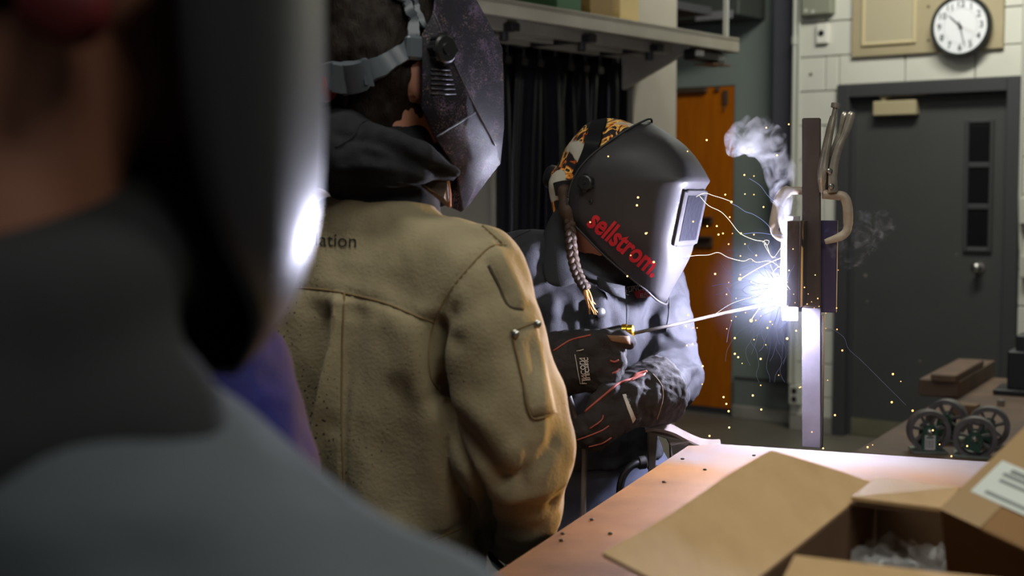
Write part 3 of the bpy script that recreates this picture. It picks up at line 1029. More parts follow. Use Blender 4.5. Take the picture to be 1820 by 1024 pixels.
wf += [(0, 1, 2, 3), tuple(len(wv) - 4 + j_ for j_ in (3, 2, 1, 0))]
mk('upper_arm', (wv, wf), M_cast, ec, smooth=40)
mk('rib', G().slab([E(1150, 764, .016), E(1192, 768, .016), E(1222, 782, .01), E(1246, 793, .004), E(1222, 800, .004), E(1196, 816, .012), E(1190, 822, .016), E(1189, 790, .016), E(1183, 778, .016), E(1166, 772, .016), E(1163, 830, .016), E(1150, 834, .016)], .012), mat('casting_dark', srgb(88, 80, 74), .55, metal=.3), ec, bevel=.001)
mk('pivot_bolt', G().lathe(E(1198, 800, .012), (-.4, -.9, 0), [(-.01, .008), (.006, .008), (.009, .005)], 12), M_dark, ec, smooth=40)
mk('lower_jaw', G().tube([E(1156, 835, .02), E(1185, 840, .01), E(1230, 826, 0), E(1262, 806, 0)], .011, 8), M_dark, ec, smooth=40)
mk('cable_lug', G().lathe(E(1150, 821, .03), (-1, -.2, -.1), [(0, .008), (.004, .013), (.016, .013), (.02, .009), (.03, .008)], 12), M_dark, ec, smooth=40)
mk('earth_cable', G().tube(smooth_path([E(1146, 822, .03), E(1128, 825, .04), E(1112, 838, .045), E(1103, 862, .045), E(1102, 900, .04), E(1110, 1000, .03)], 5), .0075, 10), M_blackp, ec, smooth=True)

# ------------------------------------------------------------------ bench behind the table with casters
L0, L1 = V(.61, 3.6, 0), V(2.09, 6.34, 0)
LD = (L1 - L0).normalized(); LN = V(LD.y, -LD.x, 0)
BZ = .62
bc = (L0 + L1) / 2 + LN * .6
M_rust = mat('rusty_bench_plate', srgb(110, 84, 62), .7, col2=srgb(72, 56, 44), nscale=5, detail=8, bump=.15)
bench = empty('steel_bench', (bc.x, bc.y, 0), 'low rusty brown steel bench behind the table', 'bench')
BL = (L1 - L0).length
mk('bench_top', G().box(V(bc.x, bc.y, BZ - .02), (1.2, BL, .04), LN, LD), M_rust, bench, bevel=.003)
for i in (-1, 1):
    for j in (-1, 1):
        q = bc + LN * i * .5 + LD * j * (BL / 2 - .15)
        mk('leg', G().box(V(q.x, q.y, (BZ - .04) / 2), (.07, .07, BZ - .042), LN, LD), M_legs, bench, bevel=.004)

M_iron = mat('cast_iron_wheel', srgb(104, 98, 96), .45, metal=.4, col2=srgb(76, 70, 68), nscale=20, bump=.1)
M_greenp = mat('green_fork_enamel', srgb(28, 66, 48), .35, col2=srgb(44, 70, 58), nscale=12)
M_zinc = mat('zinc_plate', srgb(130, 138, 128), .4, metal=.6)
cast_l = ['caster with green fork and white barcode sticker, frontmost left', 'caster lying behind the stickered one, its wide wheel tread turned to us', 'caster with dark green fork leaning right, beside the cardboard box', 'caster behind the right leaning one, only its wheel rim showing']


def caster(px, py, Y, axis, lean, lb, sticker=False):
    c = P(px, py, Y)
    ax = V(*axis).normalized()
    sd = ax.cross(UP).normalized()
    dn = (-UP + sd * lean).normalized()
    if dn.z > 0: dn = -dn
    r, w = .066, .05
    rt = empty('caster_wheel', V(c.x, c.y, BZ), lb, 'caster', 'upturned casters on the bench')
    wh = mk('wheel', G().lathe(c, ax, [(-w / 2, r - .014), (-w / 2, r), (-w / 2 + .004, r + .001), (w / 2 - .004, r + .001), (w / 2, r), (w / 2, r - .014), (.006, r - .017), (-.006, r - .017), (-w / 2, r - .014)], 36, x=UP, caps=False), M_iron, rt, smooth=35)
    for k in range(7):
        a = 2 * math.pi * k / 7 + .2
        d = sd * math.cos(a) + UP * math.sin(a)
        mk('spoke', G().box(c + d * (r * .52), (r * .62, .008, w * .55), d, ax.cross(d), ax), M_iron, wh, bevel=.001)
    mk('wheel_hub', G().lathe(c, ax, [(-w / 2 - .003, .014), (-w / 2, .018), (w / 2, .018), (w / 2 + .003, .014)], 18), M_iron, wh, smooth=40)
    h = (c.z - BZ - .022) / -dn.z if lean else (c.z - BZ - .009) / -dn.z
    for s in (-1, 1):
        o = c + ax * s * (w / 2 + .006)
        poly = []
        e = dn.cross(ax).normalized()
        for k in range(7):
            a = math.pi * k / 6
            poly.append(o - dn * math.sin(a) * .024 + e * math.cos(a) * .024)
        poly += [o + dn * h - e * .027, o + dn * h + e * .027]
        if s < 0: poly = poly[::-1]
        fk = mk('fork', G().slab(poly, .005), M_greenp, rt, bevel=.001)
        mk('axle_nut', G().lathe(o + ax * s * .004, ax * s, [(0, .013), (.006, .013), (.009, .009), (.013, .006)], 6), M_steel, fk, bevel=.0005)
        if sticker and s == 1:
            q0 = o + ax * .0062 + dn * (h - .026)
            ee = e if e.x > 0 else -e
            stk = mk('sticker', G().box(q0, (.032, .046, .0006), ee, dn), mat('sticker_paper', srgb(196, 192, 182), .6), rt)
            for b_ in range(8):
                mk('print_bar', G().box(q0 + ax * .0005 + ee * (-.012 + b_ * .0033) + dn * .005, (.0011 + .0008 * (b_ % 3 == 0), .028, .0004), ee, dn), M_num, stk)
            mk('print_band', G().box(q0 + ax * .0005 - dn * .015, (.024, .006, .0004), ee, dn), M_greenp, stk)
    b = c + dn * h
    mk('swivel_plate', G().box(V(b.x, b.y, BZ + .004), (.11, .1, .008), sd, V(-sd.y, sd.x, 0)), M_zinc, rt, bevel=.002)
    return rt


caster(1650, 765, 4.5, (-.12, -1, 0), 0, cast_l[0], True)
caster(1683, 745, 4.70, (-.5, -.85, 0), .1, cast_l[1])
caster(1733, 778, 4.42, (-.30, -.95, 0), .3, cast_l[2])
caster(1757, 758, 4.60, (-.34, -.95, 0), .3, cast_l[3])
# scrap and the pedestal on the bench
q = onz(1752, 706, BZ)
mk('rusty_channel', G().box(V(q.x, q.y + .35, BZ + .035), (.16, .8, .07), LN, LD).box(V(q.x - .05, q.y + .2, BZ + .085), (.1, .6, .03), LN, LD), M_rust, bevel=.004, label='rusty brown steel offcut lying on the bench behind the casters', cat='steel offcut')
q = onz(1716, 742, BZ)
mk('wood_block', G().box(V(q.x, q.y, BZ + .026), (.07, .09, .05), LD, LN), mat('raw_wood', srgb(122, 92, 58), .7, col2=srgb(96, 70, 44), nscale=8, stretch=(1, 8, 8)), bevel=.003, label='small raw wood block wedged behind the caster wheels', cat='wood block')
q = onz(1800, 700, BZ)
vs = empty('machine_pedestal', V(q.x + .06, q.y, BZ), 'black machine pedestal on the bench at the right picture edge', 'pedestal')
mk('foot_flange', G().box(V(q.x + .06, q.y, BZ + .012), (.24, .2, .024), LN, LD), M_blackp, vs, bevel=.004)
mk('column', G().box(V(q.x + .07, q.y, BZ + .1), (.16, .14, .16), LN, LD), M_blackp, vs, bevel=.006)
mk('cap', G().box(V(q.x + .085, q.y, BZ + .21), (.13, .12, .07), LN, LD), M_blackp, vs, bevel=.006)
q = onz(1779, 722, BZ)
mk('hex_nut', G().lathe(q + UP * .012, UP, [(-.012, .016), (.01, .016), (.014, .011)], 6), M_steel, label='shiny hex nut on the bench by the pedestal', cat='nut', bevel=.001)

# ------------------------------------------------------------------ open cardboard box
M_card = mat('cardboard', srgb(192, 158, 114), .75, col2=srgb(180, 146, 102), nscale=10, detail=4, bump=.12, bscale=30, stretch=(4, 1, 4), spec=.25)
M_cardshade = mat('cardboard_in_shade', srgb(98, 70, 43), .85, col2=srgb(86, 60, 36), nscale=8)  # darker cardboard copy, the shade inside the box put into its colour
RZ = 1.11
b1 = onz(1557, 860, RZ)
b0 = onz(1265, 1092, RZ)
bx = (b1 - b0).normalized()               # along the left side, away from us
by = V(bx.y, -bx.x, 0)                    # to the right
LBX, WBX = (b1 - b0).length, .36
cbx = empty('cardboard_box', V(*(b0 + bx * LBX / 2 + by * WBX / 2).xy, TZ), 'open brown cardboard box with spread flaps on the near right table', 'box')
H = RZ - TZ - .003


def panel(nm, c, s, X, Y, m=M_cardshade): return mk(nm, G().box(c, s, X, Y), m, cbx, bevel=.0008)


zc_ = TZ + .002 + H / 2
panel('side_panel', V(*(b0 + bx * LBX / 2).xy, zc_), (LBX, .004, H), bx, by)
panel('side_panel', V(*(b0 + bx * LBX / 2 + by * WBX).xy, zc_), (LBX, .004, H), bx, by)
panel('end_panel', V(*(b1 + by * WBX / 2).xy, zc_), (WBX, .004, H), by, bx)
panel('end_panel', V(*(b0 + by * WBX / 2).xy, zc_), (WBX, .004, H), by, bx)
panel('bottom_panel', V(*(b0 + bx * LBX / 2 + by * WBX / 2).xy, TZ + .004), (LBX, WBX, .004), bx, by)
fa = P(1370, 800, 1.62); fd = P(1070, 985, 1.342)
fb, fc_ = b1.copy(), b0.copy()
nn = 8
vs_, fs_ = [], []
for i in range(nn + 1):
    for j in range(nn + 1):
        u, v = i / nn, j / nn
        p = (fb * (1 - u) + fa * u) * (1 - v) + (fc_ * (1 - u) + fd * u) * v
        p = p + UP * (.0015 * math.sin(u * 3.14) + .002 * u * math.sin(v * 7))
        vs_.append(p)
for i in range(nn):
    for j in range(nn):
        k = i * (nn + 1) + j
        fs_.append((k, k + 1, k + nn + 2, k + nn + 1))
fl = mk('flap', (vs_, fs_), M_card, cbx)
md = fl.modifiers.new('thick', 'SOLIDIFY'); md.thickness = .004
g_ = G().slab([b1 + UP * .003, onz(1706, 873, RZ + .012), onz(1680, 912, RZ + .004), onz(1513, 891, RZ + .006)], .005)
bfl = mk('flap', g_, M_card, cbx, bevel=.0006)
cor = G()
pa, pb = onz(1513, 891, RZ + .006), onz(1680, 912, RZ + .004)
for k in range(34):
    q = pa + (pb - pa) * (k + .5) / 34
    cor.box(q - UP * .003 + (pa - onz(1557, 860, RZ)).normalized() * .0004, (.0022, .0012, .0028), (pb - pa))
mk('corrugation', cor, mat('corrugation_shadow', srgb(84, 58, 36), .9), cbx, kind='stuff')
g_ = G().slab([onz(1385, 1040, RZ), onz(1412, 986, RZ + .012), onz(1622, 1012, RZ + .012), onz(1850, 1035, RZ), onz(1850, 1110, RZ), onz(1265, 1092, RZ)][::-1], .005)
mk('flap', g_, M_card, cbx, bevel=.0006)
mk('inner_crease', G().box((b1 + by * .17 - bx * .004) - UP * (H / 2 + .01), (.01, .003, H - .03), by, bx), M_card, cbx)
# plastic wrap inside
M_wrap = mat('clear_wrap', (.9, .9, .9), .12, trans=.0, alpha=.2, spec=.7)
vs_, fs_ = [], []
wc = onz(1668, 978, RZ - .045)
for i in range(25):
    for j in range(17):
        p = wc + by * (i / 24 - .5) * .17 + bx * (j / 16 - .5) * .13
        z = RZ - .055 + .018 * mnoise.fractal(V(i * .3, j * .3, 2), 1, 2, 4) + .008 * mnoise.noise(V(i * 1.3, j * 1.3, 0))
        vs_.append(V(p.x, p.y, z))
for i in range(24):
    for j in range(16):
        k = i * 17 + j
        fs_.append((k, k + 1, k + 18, k + 17))
mk('plastic_wrap', (vs_, fs_), M_wrap, smooth=30, label='crumpled clear plastic wrap lying inside the open cardboard box', cat='plastic wrap')
mk('packed_part', G().box(V(wc.x, wc.y, TZ + .028), (.16, .11, .04), by, bx), M_cardshade, bevel=.004, label='flat carton packed under the plastic wrap inside the box', cat='box')

# second carton with shipping label, leaning on the box
p1 = P(1668, 905, 1.38); p2 = P(1838, 742, 1.458); p3 = P(1800, 1046, 1.274)
eu = (p2 - p1).normalized()
ev = (p3 - p1); ev = (ev - eu * ev.dot(eu)).normalized()
en = eu.cross(ev)
if en.y > 0: en = -en
LU, LV, LD_ = .21, .28, .09
c0 = p1 + eu * LU / 2 + ev * LV / 2 - en * LD_ / 2
M_card2 = mat('cardboard_label_carton', srgb(150, 114, 74), .7, col2=srgb(136, 100, 62), nscale=9, bump=.1, spec=.25)
c2 = mk('shipping_carton', G().box(c0, (LU, LV, LD_), eu, ev, en), M_card2, bevel=.004, seg=2, label='tilted brown carton with white shipping label, leaning on the open box', cat='box')
M_tape = mat('packing_tape', srgb(168, 138, 100), .25, spec=.6)
mk('tape_strip', G().box(p1 + eu * LU / 2 + ev * .024 + en * .0008, (LU, .046, .0006), eu, ev, en), M_tape, c2)
def on_face(px, py):
    o, dr = ray(px, py)
    return o + dr * ((p1 - o).dot(en) / dr.dot(en))


l0, l1 = on_face(1725, 875), on_face(1778, 819)
lw_ = (l1 - l0).dot(eu)
lh_ = .17
lc = l0 + eu * lw_ / 2 + ev * lh_ / 2 + en * .0012
M_paper = mat('label_paper', srgb(208, 212, 204), .6)
lab = mk('shipping_label', G().box(lc, (lw_, lh_, .0006), eu, ev, en), M_paper, c2)
M_ink = mat('faint_ink', srgb(120, 124, 120), .7)
for (u, v0, v1, th) in ((.34, .016, .05, .1), (.2, .012, .085, .08), (.03, .014, .045, .07), (-.02, .05, .08, .03), (-.36, .012, .09, .07), (-.12, .088, .115, .42), (.3, .1, .15, .08), (.1, .125, .15, .05)):
    mk('printed_line', G().box(lc + eu * u * lw_ + ev * ((v0 + v1) / 2 - lh_ / 2) + en * .0006, (th * lw_, v1 - v0, .0004), eu, ev, en), M_ink, lab)

# ------------------------------------------------------------------ sparks, and the streaks of their motion as glowing tubes
SPK = [(1256, 249, 3), (1222, 269, 2), (1323, 311, 2.6), (1340, 313, 2), (1324, 345, 2), (1340, 346, 2), (1289, 346, 2.6), (1300, 359, 3.6), (1357, 368, 2.5), (1297, 386, 2.4), (1232, 394, 2.4), (1257, 402, 2.6), (1274, 402, 2.8),
       (1277, 417, 3), (1285, 415, 2.6), (1317, 415, 3), (1340, 417, 2.2), (1295, 434, 2.2), (1316, 455, 2), (1344, 454, 2.4), (1271, 487, 3.2), (1315, 496, 5), (1335, 570, 5), (1223, 560, 3), (1219, 580, 3), (1232, 583, 2), (1239, 583, 1.8),
       (1369, 572, 2.6), (1364, 583, 2.8), (1332, 266, 3), (1381, 276, 2.6), (1402, 221, 2.4), (1362, 227, 2.2), (1351, 509, 2.2), (1335, 501, 2), (1231, 612, 3), (1221, 614, 2.4), (1249, 651, 3), (1248, 683, 1.8), (1306, 629, 3.2), (1312, 635, 3), (1306, 601, 3),
       (1352, 638, 3.2), (1352, 685, 2), (1338, 703, 3.2), (1353, 728, 3), (1286, 706, 3), (1291, 718, 3), (1295, 731, 3.2), (1296, 760, 3), (1261, 775, 3), (1399, 602, 3.8), (1415, 588, 2.6), (1423, 688, 2), (1421, 689, 2), (1443, 768, 2), (1463, 797, 2.6),
       (1471, 676, 1.4), (1484, 738, 3.2), (1497, 623, 2.8), (1542, 795, 3.2), (1551, 791, 1.6), (1587, 665, 3.4), (1585, 715, 3.4), (1601, 678, 1.6), (1622, 730, 3.4), (1658, 765, 3), (1670, 790, 2.2), (1691, 811, 3), (1719, 793, 3), (1642, 821, 1.8), (1384, 667, 1.6),
       (1319, 646, 1.4), (1361, 613, 1.8), (1300, 570, 1.8), (1308, 563, 1.8), (1134, 351, 3.2), (1132, 365, 3.2), (1148, 415, 3.2), (1162, 466, 3.4), (1049, 395, 2.2), (1121, 454, 2), (1081, 278, 2.2), (1150, 414, 2), (1115, 491, 2.6)]
M_sp = [emit('spark_yellow', (1.0, .62, .2), 3.2), emit('spark_orange', (1.0, .42, .14), 3)]
for i in range(42):
    a, r = rng.uniform(0, 6.28), abs(rng.gauss(0, 60)) + 14
    SPK.append((1385 + math.cos(a) * r * 1.1, 515 + math.sin(a) * r, rng.choice((1.2, 1.6, 2.0))))
for i, (px, py, r) in enumerate(SPK):
    Y = BASE.y + (rng.uniform(-.16, -.02) if px < 1420 else rng.uniform(-.08, .02))
    if px < 1170: Y = 2.60 + rng.uniform(-.02, .03)
    mk('spark', G().sphere(P(px, py, Y), r / FPX * Y * .62, 6, 4), M_sp[0 if r > 2.1 and px < 1480 else 1 if px > 1480 else i % 2], smooth=True,
       label='tiny glowing orange spark flying from the welding arc', cat='spark', group='sparks around the arc')
z8 = lambda pts: [(1180 + x * .4395, 150 + y * .4395) for x, y in pts]
M_trail = [emit('trail_white', (1.0, .93, .78), 1.8), emit('trail_blue', (.42, .52, 1.0), .75), emit('trail_yellow', (1.0, .82, .4), 3), emit('trail_faint', (.55, .6, .9), .28)]
TRAILS = [(z8([(130, 455), (165, 440), (200, 450), (240, 462), (272, 474)]), 1.3, 0), (z8([(145, 452), (180, 490), (230, 515), (265, 550), (300, 595), (330, 615), (370, 630), (410, 640), (430, 690), (450, 700)]), 1.5, 0),
      (z8([(75, 700), (130, 692), (180, 690), (220, 680), (260, 700), (320, 715), (350, 705), (375, 720), (430, 715), (480, 750)]), 1.5, 0), (z8([(310, 787), (345, 765), (380, 745), (430, 720), (480, 700)]), 1.8, 2),
      (z8([(200, 935), (250, 900), (290, 880), (340, 865), (390, 850), (440, 848), (490, 850)]), 1.1, 0), (z8([(352, 955), (375, 920), (400, 890), (440, 875), (490, 865)]), 1.6, 2),
      (z8([(270, 480), (300, 495), (330, 515), (360, 525), (400, 550), (430, 580), (440, 600)]), 1.2, 1), (z8([(320, 605), (380, 600), (440, 608), (480, 610)]), 1.3, 1),
      (z8([(400, 640), (410, 630), (425, 634), (418, 650), (405, 645), (430, 690), (445, 700), (480, 650), (500, 620)]), 1.4, 0), (z8([(345, 380), (390, 410), (420, 450), (455, 480), (480, 500)]), .9, 1),
      (z8([(390, 780), (420, 790), (460, 785), (500, 800)]), 1.3, 2), (z8([(350, 800), (400, 815), (450, 820), (500, 830)]), 1.1, 0), (z8([(440, 760), (460, 740), (480, 742), (500, 770)]), 1.5, 2), (z8([(470, 985), (500, 960), (520, 930)]), 1.2, 1),
      (z8([(430, 730), (455, 780), (480, 790), (510, 830)]), 1.4, 0)]
for i in range(46):
    a = rng.uniform(1.3, 4.6)
    x, y = 1394 + rng.uniform(-8, 8), 520 + rng.uniform(-25, 25)
    pts = [(x, y)]
    for k in range(rng.randint(4, 9)):
        a += rng.uniform(-.55, .55)
        st = rng.uniform(9, 22)
        x += math.cos(a) * st; y += math.sin(a) * st * (.8 if y < 480 else 1.15)
        pts.append((x, y))
    TRAILS.append((pts, rng.choice((.45, .55, .75)), rng.choice((1, 3, 3, 3, 0 if i % 5 == 0 else 3))))
for px in range(6):
    x = 1330 + px * 17
    TRAILS.append(([(x + rng.uniform(-8, 8) + 6 * math.sin(k * 1.1 + px), 560 + k * 15) for k in range(rng.randint(5, 9))], .45, 3))
TRAILS.append(([(1455, 570), (1480, 585), (1500, 600), (1508, 620), (1530, 640), (1570, 680), (1610, 720)], .5, 3))
for pts, r, m_ in TRAILS:
    y0 = BASE.y - .09 + rng.uniform(-.05, .05)
    n_ = len(pts)
    q = [P(x, y, y0 + (BASE.y - .03 - y0) * k / n_ if pts[-1][0] > 1360 else y0) for k, (x, y) in enumerate(pts)]
    q = smooth_path(q, 4)
    mk('spark_trail', G().tube(q, r / FPX * 2.65 * .31, 4), M_trail[m_], smooth=True, label='thin glowing curly trail left by a spark from the welding arc', cat='spark trail', group='glowing spark trails around the arc')
# ------------------------------------------------------------------ people
M_skin = mat('skin', srgb(196, 138, 112), .5, col2=srgb(182, 122, 98), nscale=30, bump=.06, bscale=300)
M_hair = mat('dark_brown_hair', srgb(38, 28, 22), .6, col2=srgb(20, 15, 12), nscale=10, stretch=(14, 14, 3), bump=.9, bscale=30, spec=.15)
M_jean = mat('dark_denim', srgb(84, 90, 110), .85, col2=srgb(66, 71, 90), nscale=40, bump=.2, bscale=500)
M_blackcloth = mat('black_jersey', (.014, .014, .016), .9, col2=(.022, .022, .025), nscale=60, bump=.4, bscale=400, spec=.2)
M_boot = mat('work_boot', srgb(52, 40, 32), .6)
nd = lambda v: Vector(v).normalized()


def legs(s, hip, F, Rv, hz, foot=.02, spread=.1, r=.085):
    for i in (-1, 1):
        h = hip + Rv * i * spread; h.z = hz
        k = h + Rv * i * .02 + F * .02; k.z = .48
        f = h + Rv * i * .04 - F * .01; f.z = .1
        s.cap(h, k, r, .062, .03).cap(k, f, .062, .045, .03)
    return s


def bounds(pts, pad): 
    a = np.array([tuple(p) for p in pts]); return a.min(0) - pad, a.max(0) + pad


def boots(hip, F, Rv, root, spread=.1):
    for i in (-1, 1):
        h = hip + Rv * i * (spread + .04); h.z = 0
        s = SDF().cap(h + UP * .05 - F * .03, h + F * .15 + UP * .042, .048, .042, .03).cap(h - F * .01 + UP * .06, h - F * .01 + UP * .17, .05, .055, .03).cut(h + UP * .004, -UP)
        lo, hi = bounds([h, h + UP * .2, h + F * .2, h - F * .1], .08)
        mk('boot', s.mesh(lo, hi, .01), M_boot, root, smooth=True)


class Helm:
    """a helmet frame: lateral l towards the wearer's right, forward f, up u"""

    def __init__(self, C_, F, U=None):
        self.C = Vector(C_); self.F = nd(F)
        U = Vector(U) if U is not None else UP
        self.U = (U - self.F * U.dot(self.F)).normalized()
        self.R = self.F.cross(self.U)

    def w(self, l, f, u): return self.C + self.R * l + self.F * f + self.U * u

    def s(self, px, py, l):
        o, d = ray(px, py)
        h = o + d * ((self.C + self.R * l - o).dot(self.R) / d.dot(self.R))
        return (l, (h - self.C).dot(self.F), (h - self.C).dot(self.U))

    def shell(self, name, rows, mt, parent, levels=0, thick=.003, creases=(), smooth=True):
        vs, fs = [], []
        n = len(rows[0]) * 2 - 1
        for r in rows:
            half = [self.w(*p) for p in r]
            mir = [self.w(-p[0], p[1], p[2]) for p in r[:-1]][::-1]
            vs += half + mir
        for i in range(len(rows) - 1):
            for j in range(n - 1):
                fs.append((i * n + j, i * n + j + 1, (i + 1) * n + j + 1, (i + 1) * n + j))
        o = mk(name, (vs, fs), mt, parent, smooth=smooth)
        me = o.data
        if levels:
            at = me.attributes.new('crease_edge', 'FLOAT', 'EDGE')
            for e in me.edges:
                a, b = sorted(e.vertices)
                ia, ja, ib, jb = a // n, a % n, b // n, b % n
                c = 0
                if ia == ib and ia in creases: c = creases[ia]
                if ja == jb and ('c', min(ja, n - 1 - ja)) in creases: c = max(c, creases[('c', min(ja, n - 1 - ja))])
                at.data[e.index].value = c
            md = o.modifiers.new('sub', 'SUBSURF'); md.levels = md.render_levels = levels
        md = o.modifiers.new('thick', 'SOLIDIFY'); md.thickness = thick; md.offset = -1
        return o


def ev_bvh(o):
    bpy.context.view_layer.update()
    dg = bpy.context.evaluated_depsgraph_get()
    e = o.evaluated_get(dg)
    me = e.to_mesh()
    m = Vector(ORG[o])
    b = BVHTree.FromPolygons([v.co + m for v in me.vertices], [tuple(p.vertices) for p in me.polygons])
    e.to_mesh_clear()
    return b


def band(bv, pts, half, lift, thick, name, mt, parent, k=5):
    """a strap laid along a surface"""
    c = []
    for (x, y) in dens(pts, k):
        o, d = ray(x, y)
        h, n, i, _ = bv.ray_cast(o, d)
        if h is not None: c.append((h, n if n.dot(d) < 0 else -n))
    vs, fs = [], []
    for i, (p, n) in enumerate(c):
        t = (c[min(i + 1, len(c) - 1)][0] - c[max(i - 1, 0)][0]).normalized()
        s = t.cross(n).normalized()
        hw = float(np.interp(i / max(len(c) - 1, 1), np.linspace(0, 1, len(half)), half)) if isinstance(half, (list, tuple)) else half
        vs += [p + n * lift + s * hw, p + n * (lift + thick) + s * hw * .9, p + n * (lift + thick) - s * hw * .9, p + n * lift - s * hw]
    m = len(c)
    for i in range(m - 1):
        for j in range(4):
            fs.append((i * 4 + j, i * 4 + (j + 1) % 4, i * 4 + 4 + (j + 1) % 4, i * 4 + 4 + j))
    fs += [(0, 1, 2, 3), tuple(m * 4 - 4 + j for j in (3, 2, 1, 0))]
    return mk(name, (vs, fs), mt, parent, smooth=35)


def patch(bv, quad, name, mt, parent, lift=.004, thick=.003, n=8, pouch=0):
    """a piece of cloth or leather lying on a surface; quad = 4 photograph corners, or a longer outline"""
    (x0, y0), (x1, y1), (x2, y2), (x3, y3) = quad
    vs, fs = [], []
    last = None
    for i in range(n + 1):
        for j in range(n + 1):
            u, v = i / n, j / n
            x = (x0 * (1 - u) + x1 * u) * (1 - v) + (x3 * (1 - u) + x2 * u) * v
            y = (y0 * (1 - u) + y1 * u) * (1 - v) + (y3 * (1 - u) + y2 * u) * v
            h = hits(bv, [(x, y)], lift + pouch * math.sin(u * 3.14) * math.sin(v * 3.14))
            if h: last = h[0]
            vs.append(last if last is not None else P(x, y, 2.6))
    for i in range(n):
        for j in range(n):
            k = i * (n + 1) + j
            fs.append((k, k + 1, k + n + 2, k + n + 1))
    o = mk(name, (vs, fs), mt, parent, smooth=True)
    md = o.modifiers.new('thick', 'SOLIDIFY'); md.thickness = thick; md.offset = 0
    return o


def seam(bv, pts, name, mt, parent, r=.0014, lift=.0004):
    h = hits(bv, dens(pts, 6), lift)
    if len(h) > 1: return mk(name, G().tube(h, r, 6), mt, parent, smooth=True)


# =============================================== the man in the suede jacket
M_suede = mat('tan_suede', srgb(168, 154, 123), .9, col2=srgb(121, 108, 82), nscale=6, ncontrast=.2, detail=8, bump=.5, bscale=200, spec=.2, sheen=.1,
              specks=[(120, .30, srgb(36, 29, 20), 6, -.75)])
M_seam = mat('suede_seam', srgb(120, 98, 64), .9)
M_dirt = mat('grimy_suede_welt', srgb(66, 54, 38), .9)
M_lining = mat('cuff_lining', srgb(30, 27, 26), .9)
F1 = nd((.55, .835, 0)); R1 = V(F1.y, -F1.x, 0)
C1 = V(-.222, 2.12, 0)
man = empty('person', C1, 'person seen from behind in a tan suede welding jacket, black hood and faceted dark helmet', 'person')
HC1 = P(690, 108, 2.12)
HF1 = nd((.8, .6, -.02)); HR1 = HF1.cross(UP)
tb, tt = V(-.24, 2.12, .80), V(-.19, 2.11, 1.425)
shR, shL = P(838, 496, 1.995), P(505, 470, 2.24)
s = SDF().ellipsoid(HC1, (.076, .097, .118), HR1, HF1, UP).cap(HC1 - HF1 * .01 - UP * .05, V(-.185, 2.10, 1.38), .058, .068)
s.ellipsoid(HC1 + HF1 * .055 - UP * .075, (.05, .05, .05), HR1, HF1, UP).ellipsoid(HC1 + HF1 * .1 - UP * .02, (.014, .02, .03), HR1, HF1, UP, .015)
for sg in (-1, 1): s.ellipsoid(HC1 + HR1 * sg * .083 - UP * .03 - HF1 * .0, (.010, .02, .034), HR1, HF1, UP, .008)
s.loft(V(-.235, 2.12, .82), V(-.19, 2.11, 1.39), R1, [(0, .16, .10, 0), (.5, .17, .10, 0), (.85, .17, .09, 0), (1, .09, .06, 0)])
hR = P(955, 962, 2.2)
s.chain([shR, P(895, 780, 1.98), P(925, 930, 2.1), hR], [.05, .045, .036, .035])
s.chain([shL, shL + V(-.03, .02, -.3), shL + V(.12, .2, -.42)], [.05, .042, .034])
legs(s, C1, F1, R1, .85)
lo, hi = bounds([HC1 + UP * .13, V(-.22, 2.1, 0.0), shR, shL, hR, C1 + R1 * .22, C1 - R1 * .25, C1 - F1 * .15, C1 + F1 * .2, HC1 + HF1 * .13, shL + V(.12, .2, -.42)], .09)
body1 = mk('body', s.mesh(lo, hi, .011), M_skin, man, smooth=True)
s = legs(SDF(), C1, F1, R1, .86, r=.105).ellipsoid(C1 + UP * .88, (.17, .13, .14), R1, F1, UP).cut(C1 + UP * .07, -UP)
lo, hi = bounds([C1 + R1 * .2, C1 - R1 * .2, C1 + UP * 1.0], .12)
tr = mk('trousers', s.mesh(lo, hi, .012), M_jean, man, smooth=True)
boots(C1, F1, R1, man)

s = SDF().loft(tb, tt, R1, [(0, .200, .145, 0), (.25, .196, .142, 0), (.55, .217, .15, 0), (.75, .225, .14, 0), (.88, .165, .118, 0), (.95, .115, .095, 0), (1, .08, .07, 0)], e=2.5)
s.cap(shR, V(-.185, 2.09, 1.37), .074, .06, .05).cap(shL, V(-.2, 2.1, 1.37), .07, .06, .05)
s2 = SDF()
for (pts, rs) in (([shR, P(868, 600, 1.97), P(900, 720, 1.96), P(911, 800, 1.965), P(921, 895, 2.03), P(925, 950, 2.09)], [.079, .078, .082, .085, .066, .052]),
                  ([shL, shL + V(-.02, .01, -.15), shL + V(-.03, .02, -.3), shL + V(.05, .12, -.4), shL + V(.1, .18, -.43)], [.078, .076, .078, .064, .056])):
    s.cap(pts[0], pts[1], rs[0], rs[1], .025)
    for i in range(1, len(pts) - 1): s.cap(pts[i], pts[i + 1], rs[i], rs[i + 1], .006 if i > 1 else .010)
cuf = P(925, 950, 2.09); cdir = nd(P(925, 950, 2.09) - P(921, 895, 2.03))
s.ops.append(('s', .006, lambda p: SDF.rc(p, cuf + cdir * .02, cuf + cdir * .2, .043, .06)))
lo, hi = bounds([tb + R1 * .24, tb - R1 * .24, tb + F1 * .16, tb - F1 * .16, tt, shR, shL, P(925, 990, 2.1), P(905, 800, 1.97), shL + V(.1, .18, -.43)], .10)
jk = mk('suede_jacket', s.mesh(lo, hi, .0065), M_suede, man, smooth=True)
bv = bvh(jk)
L_ = lambda pts: hits(bv, dens(pts, 4))
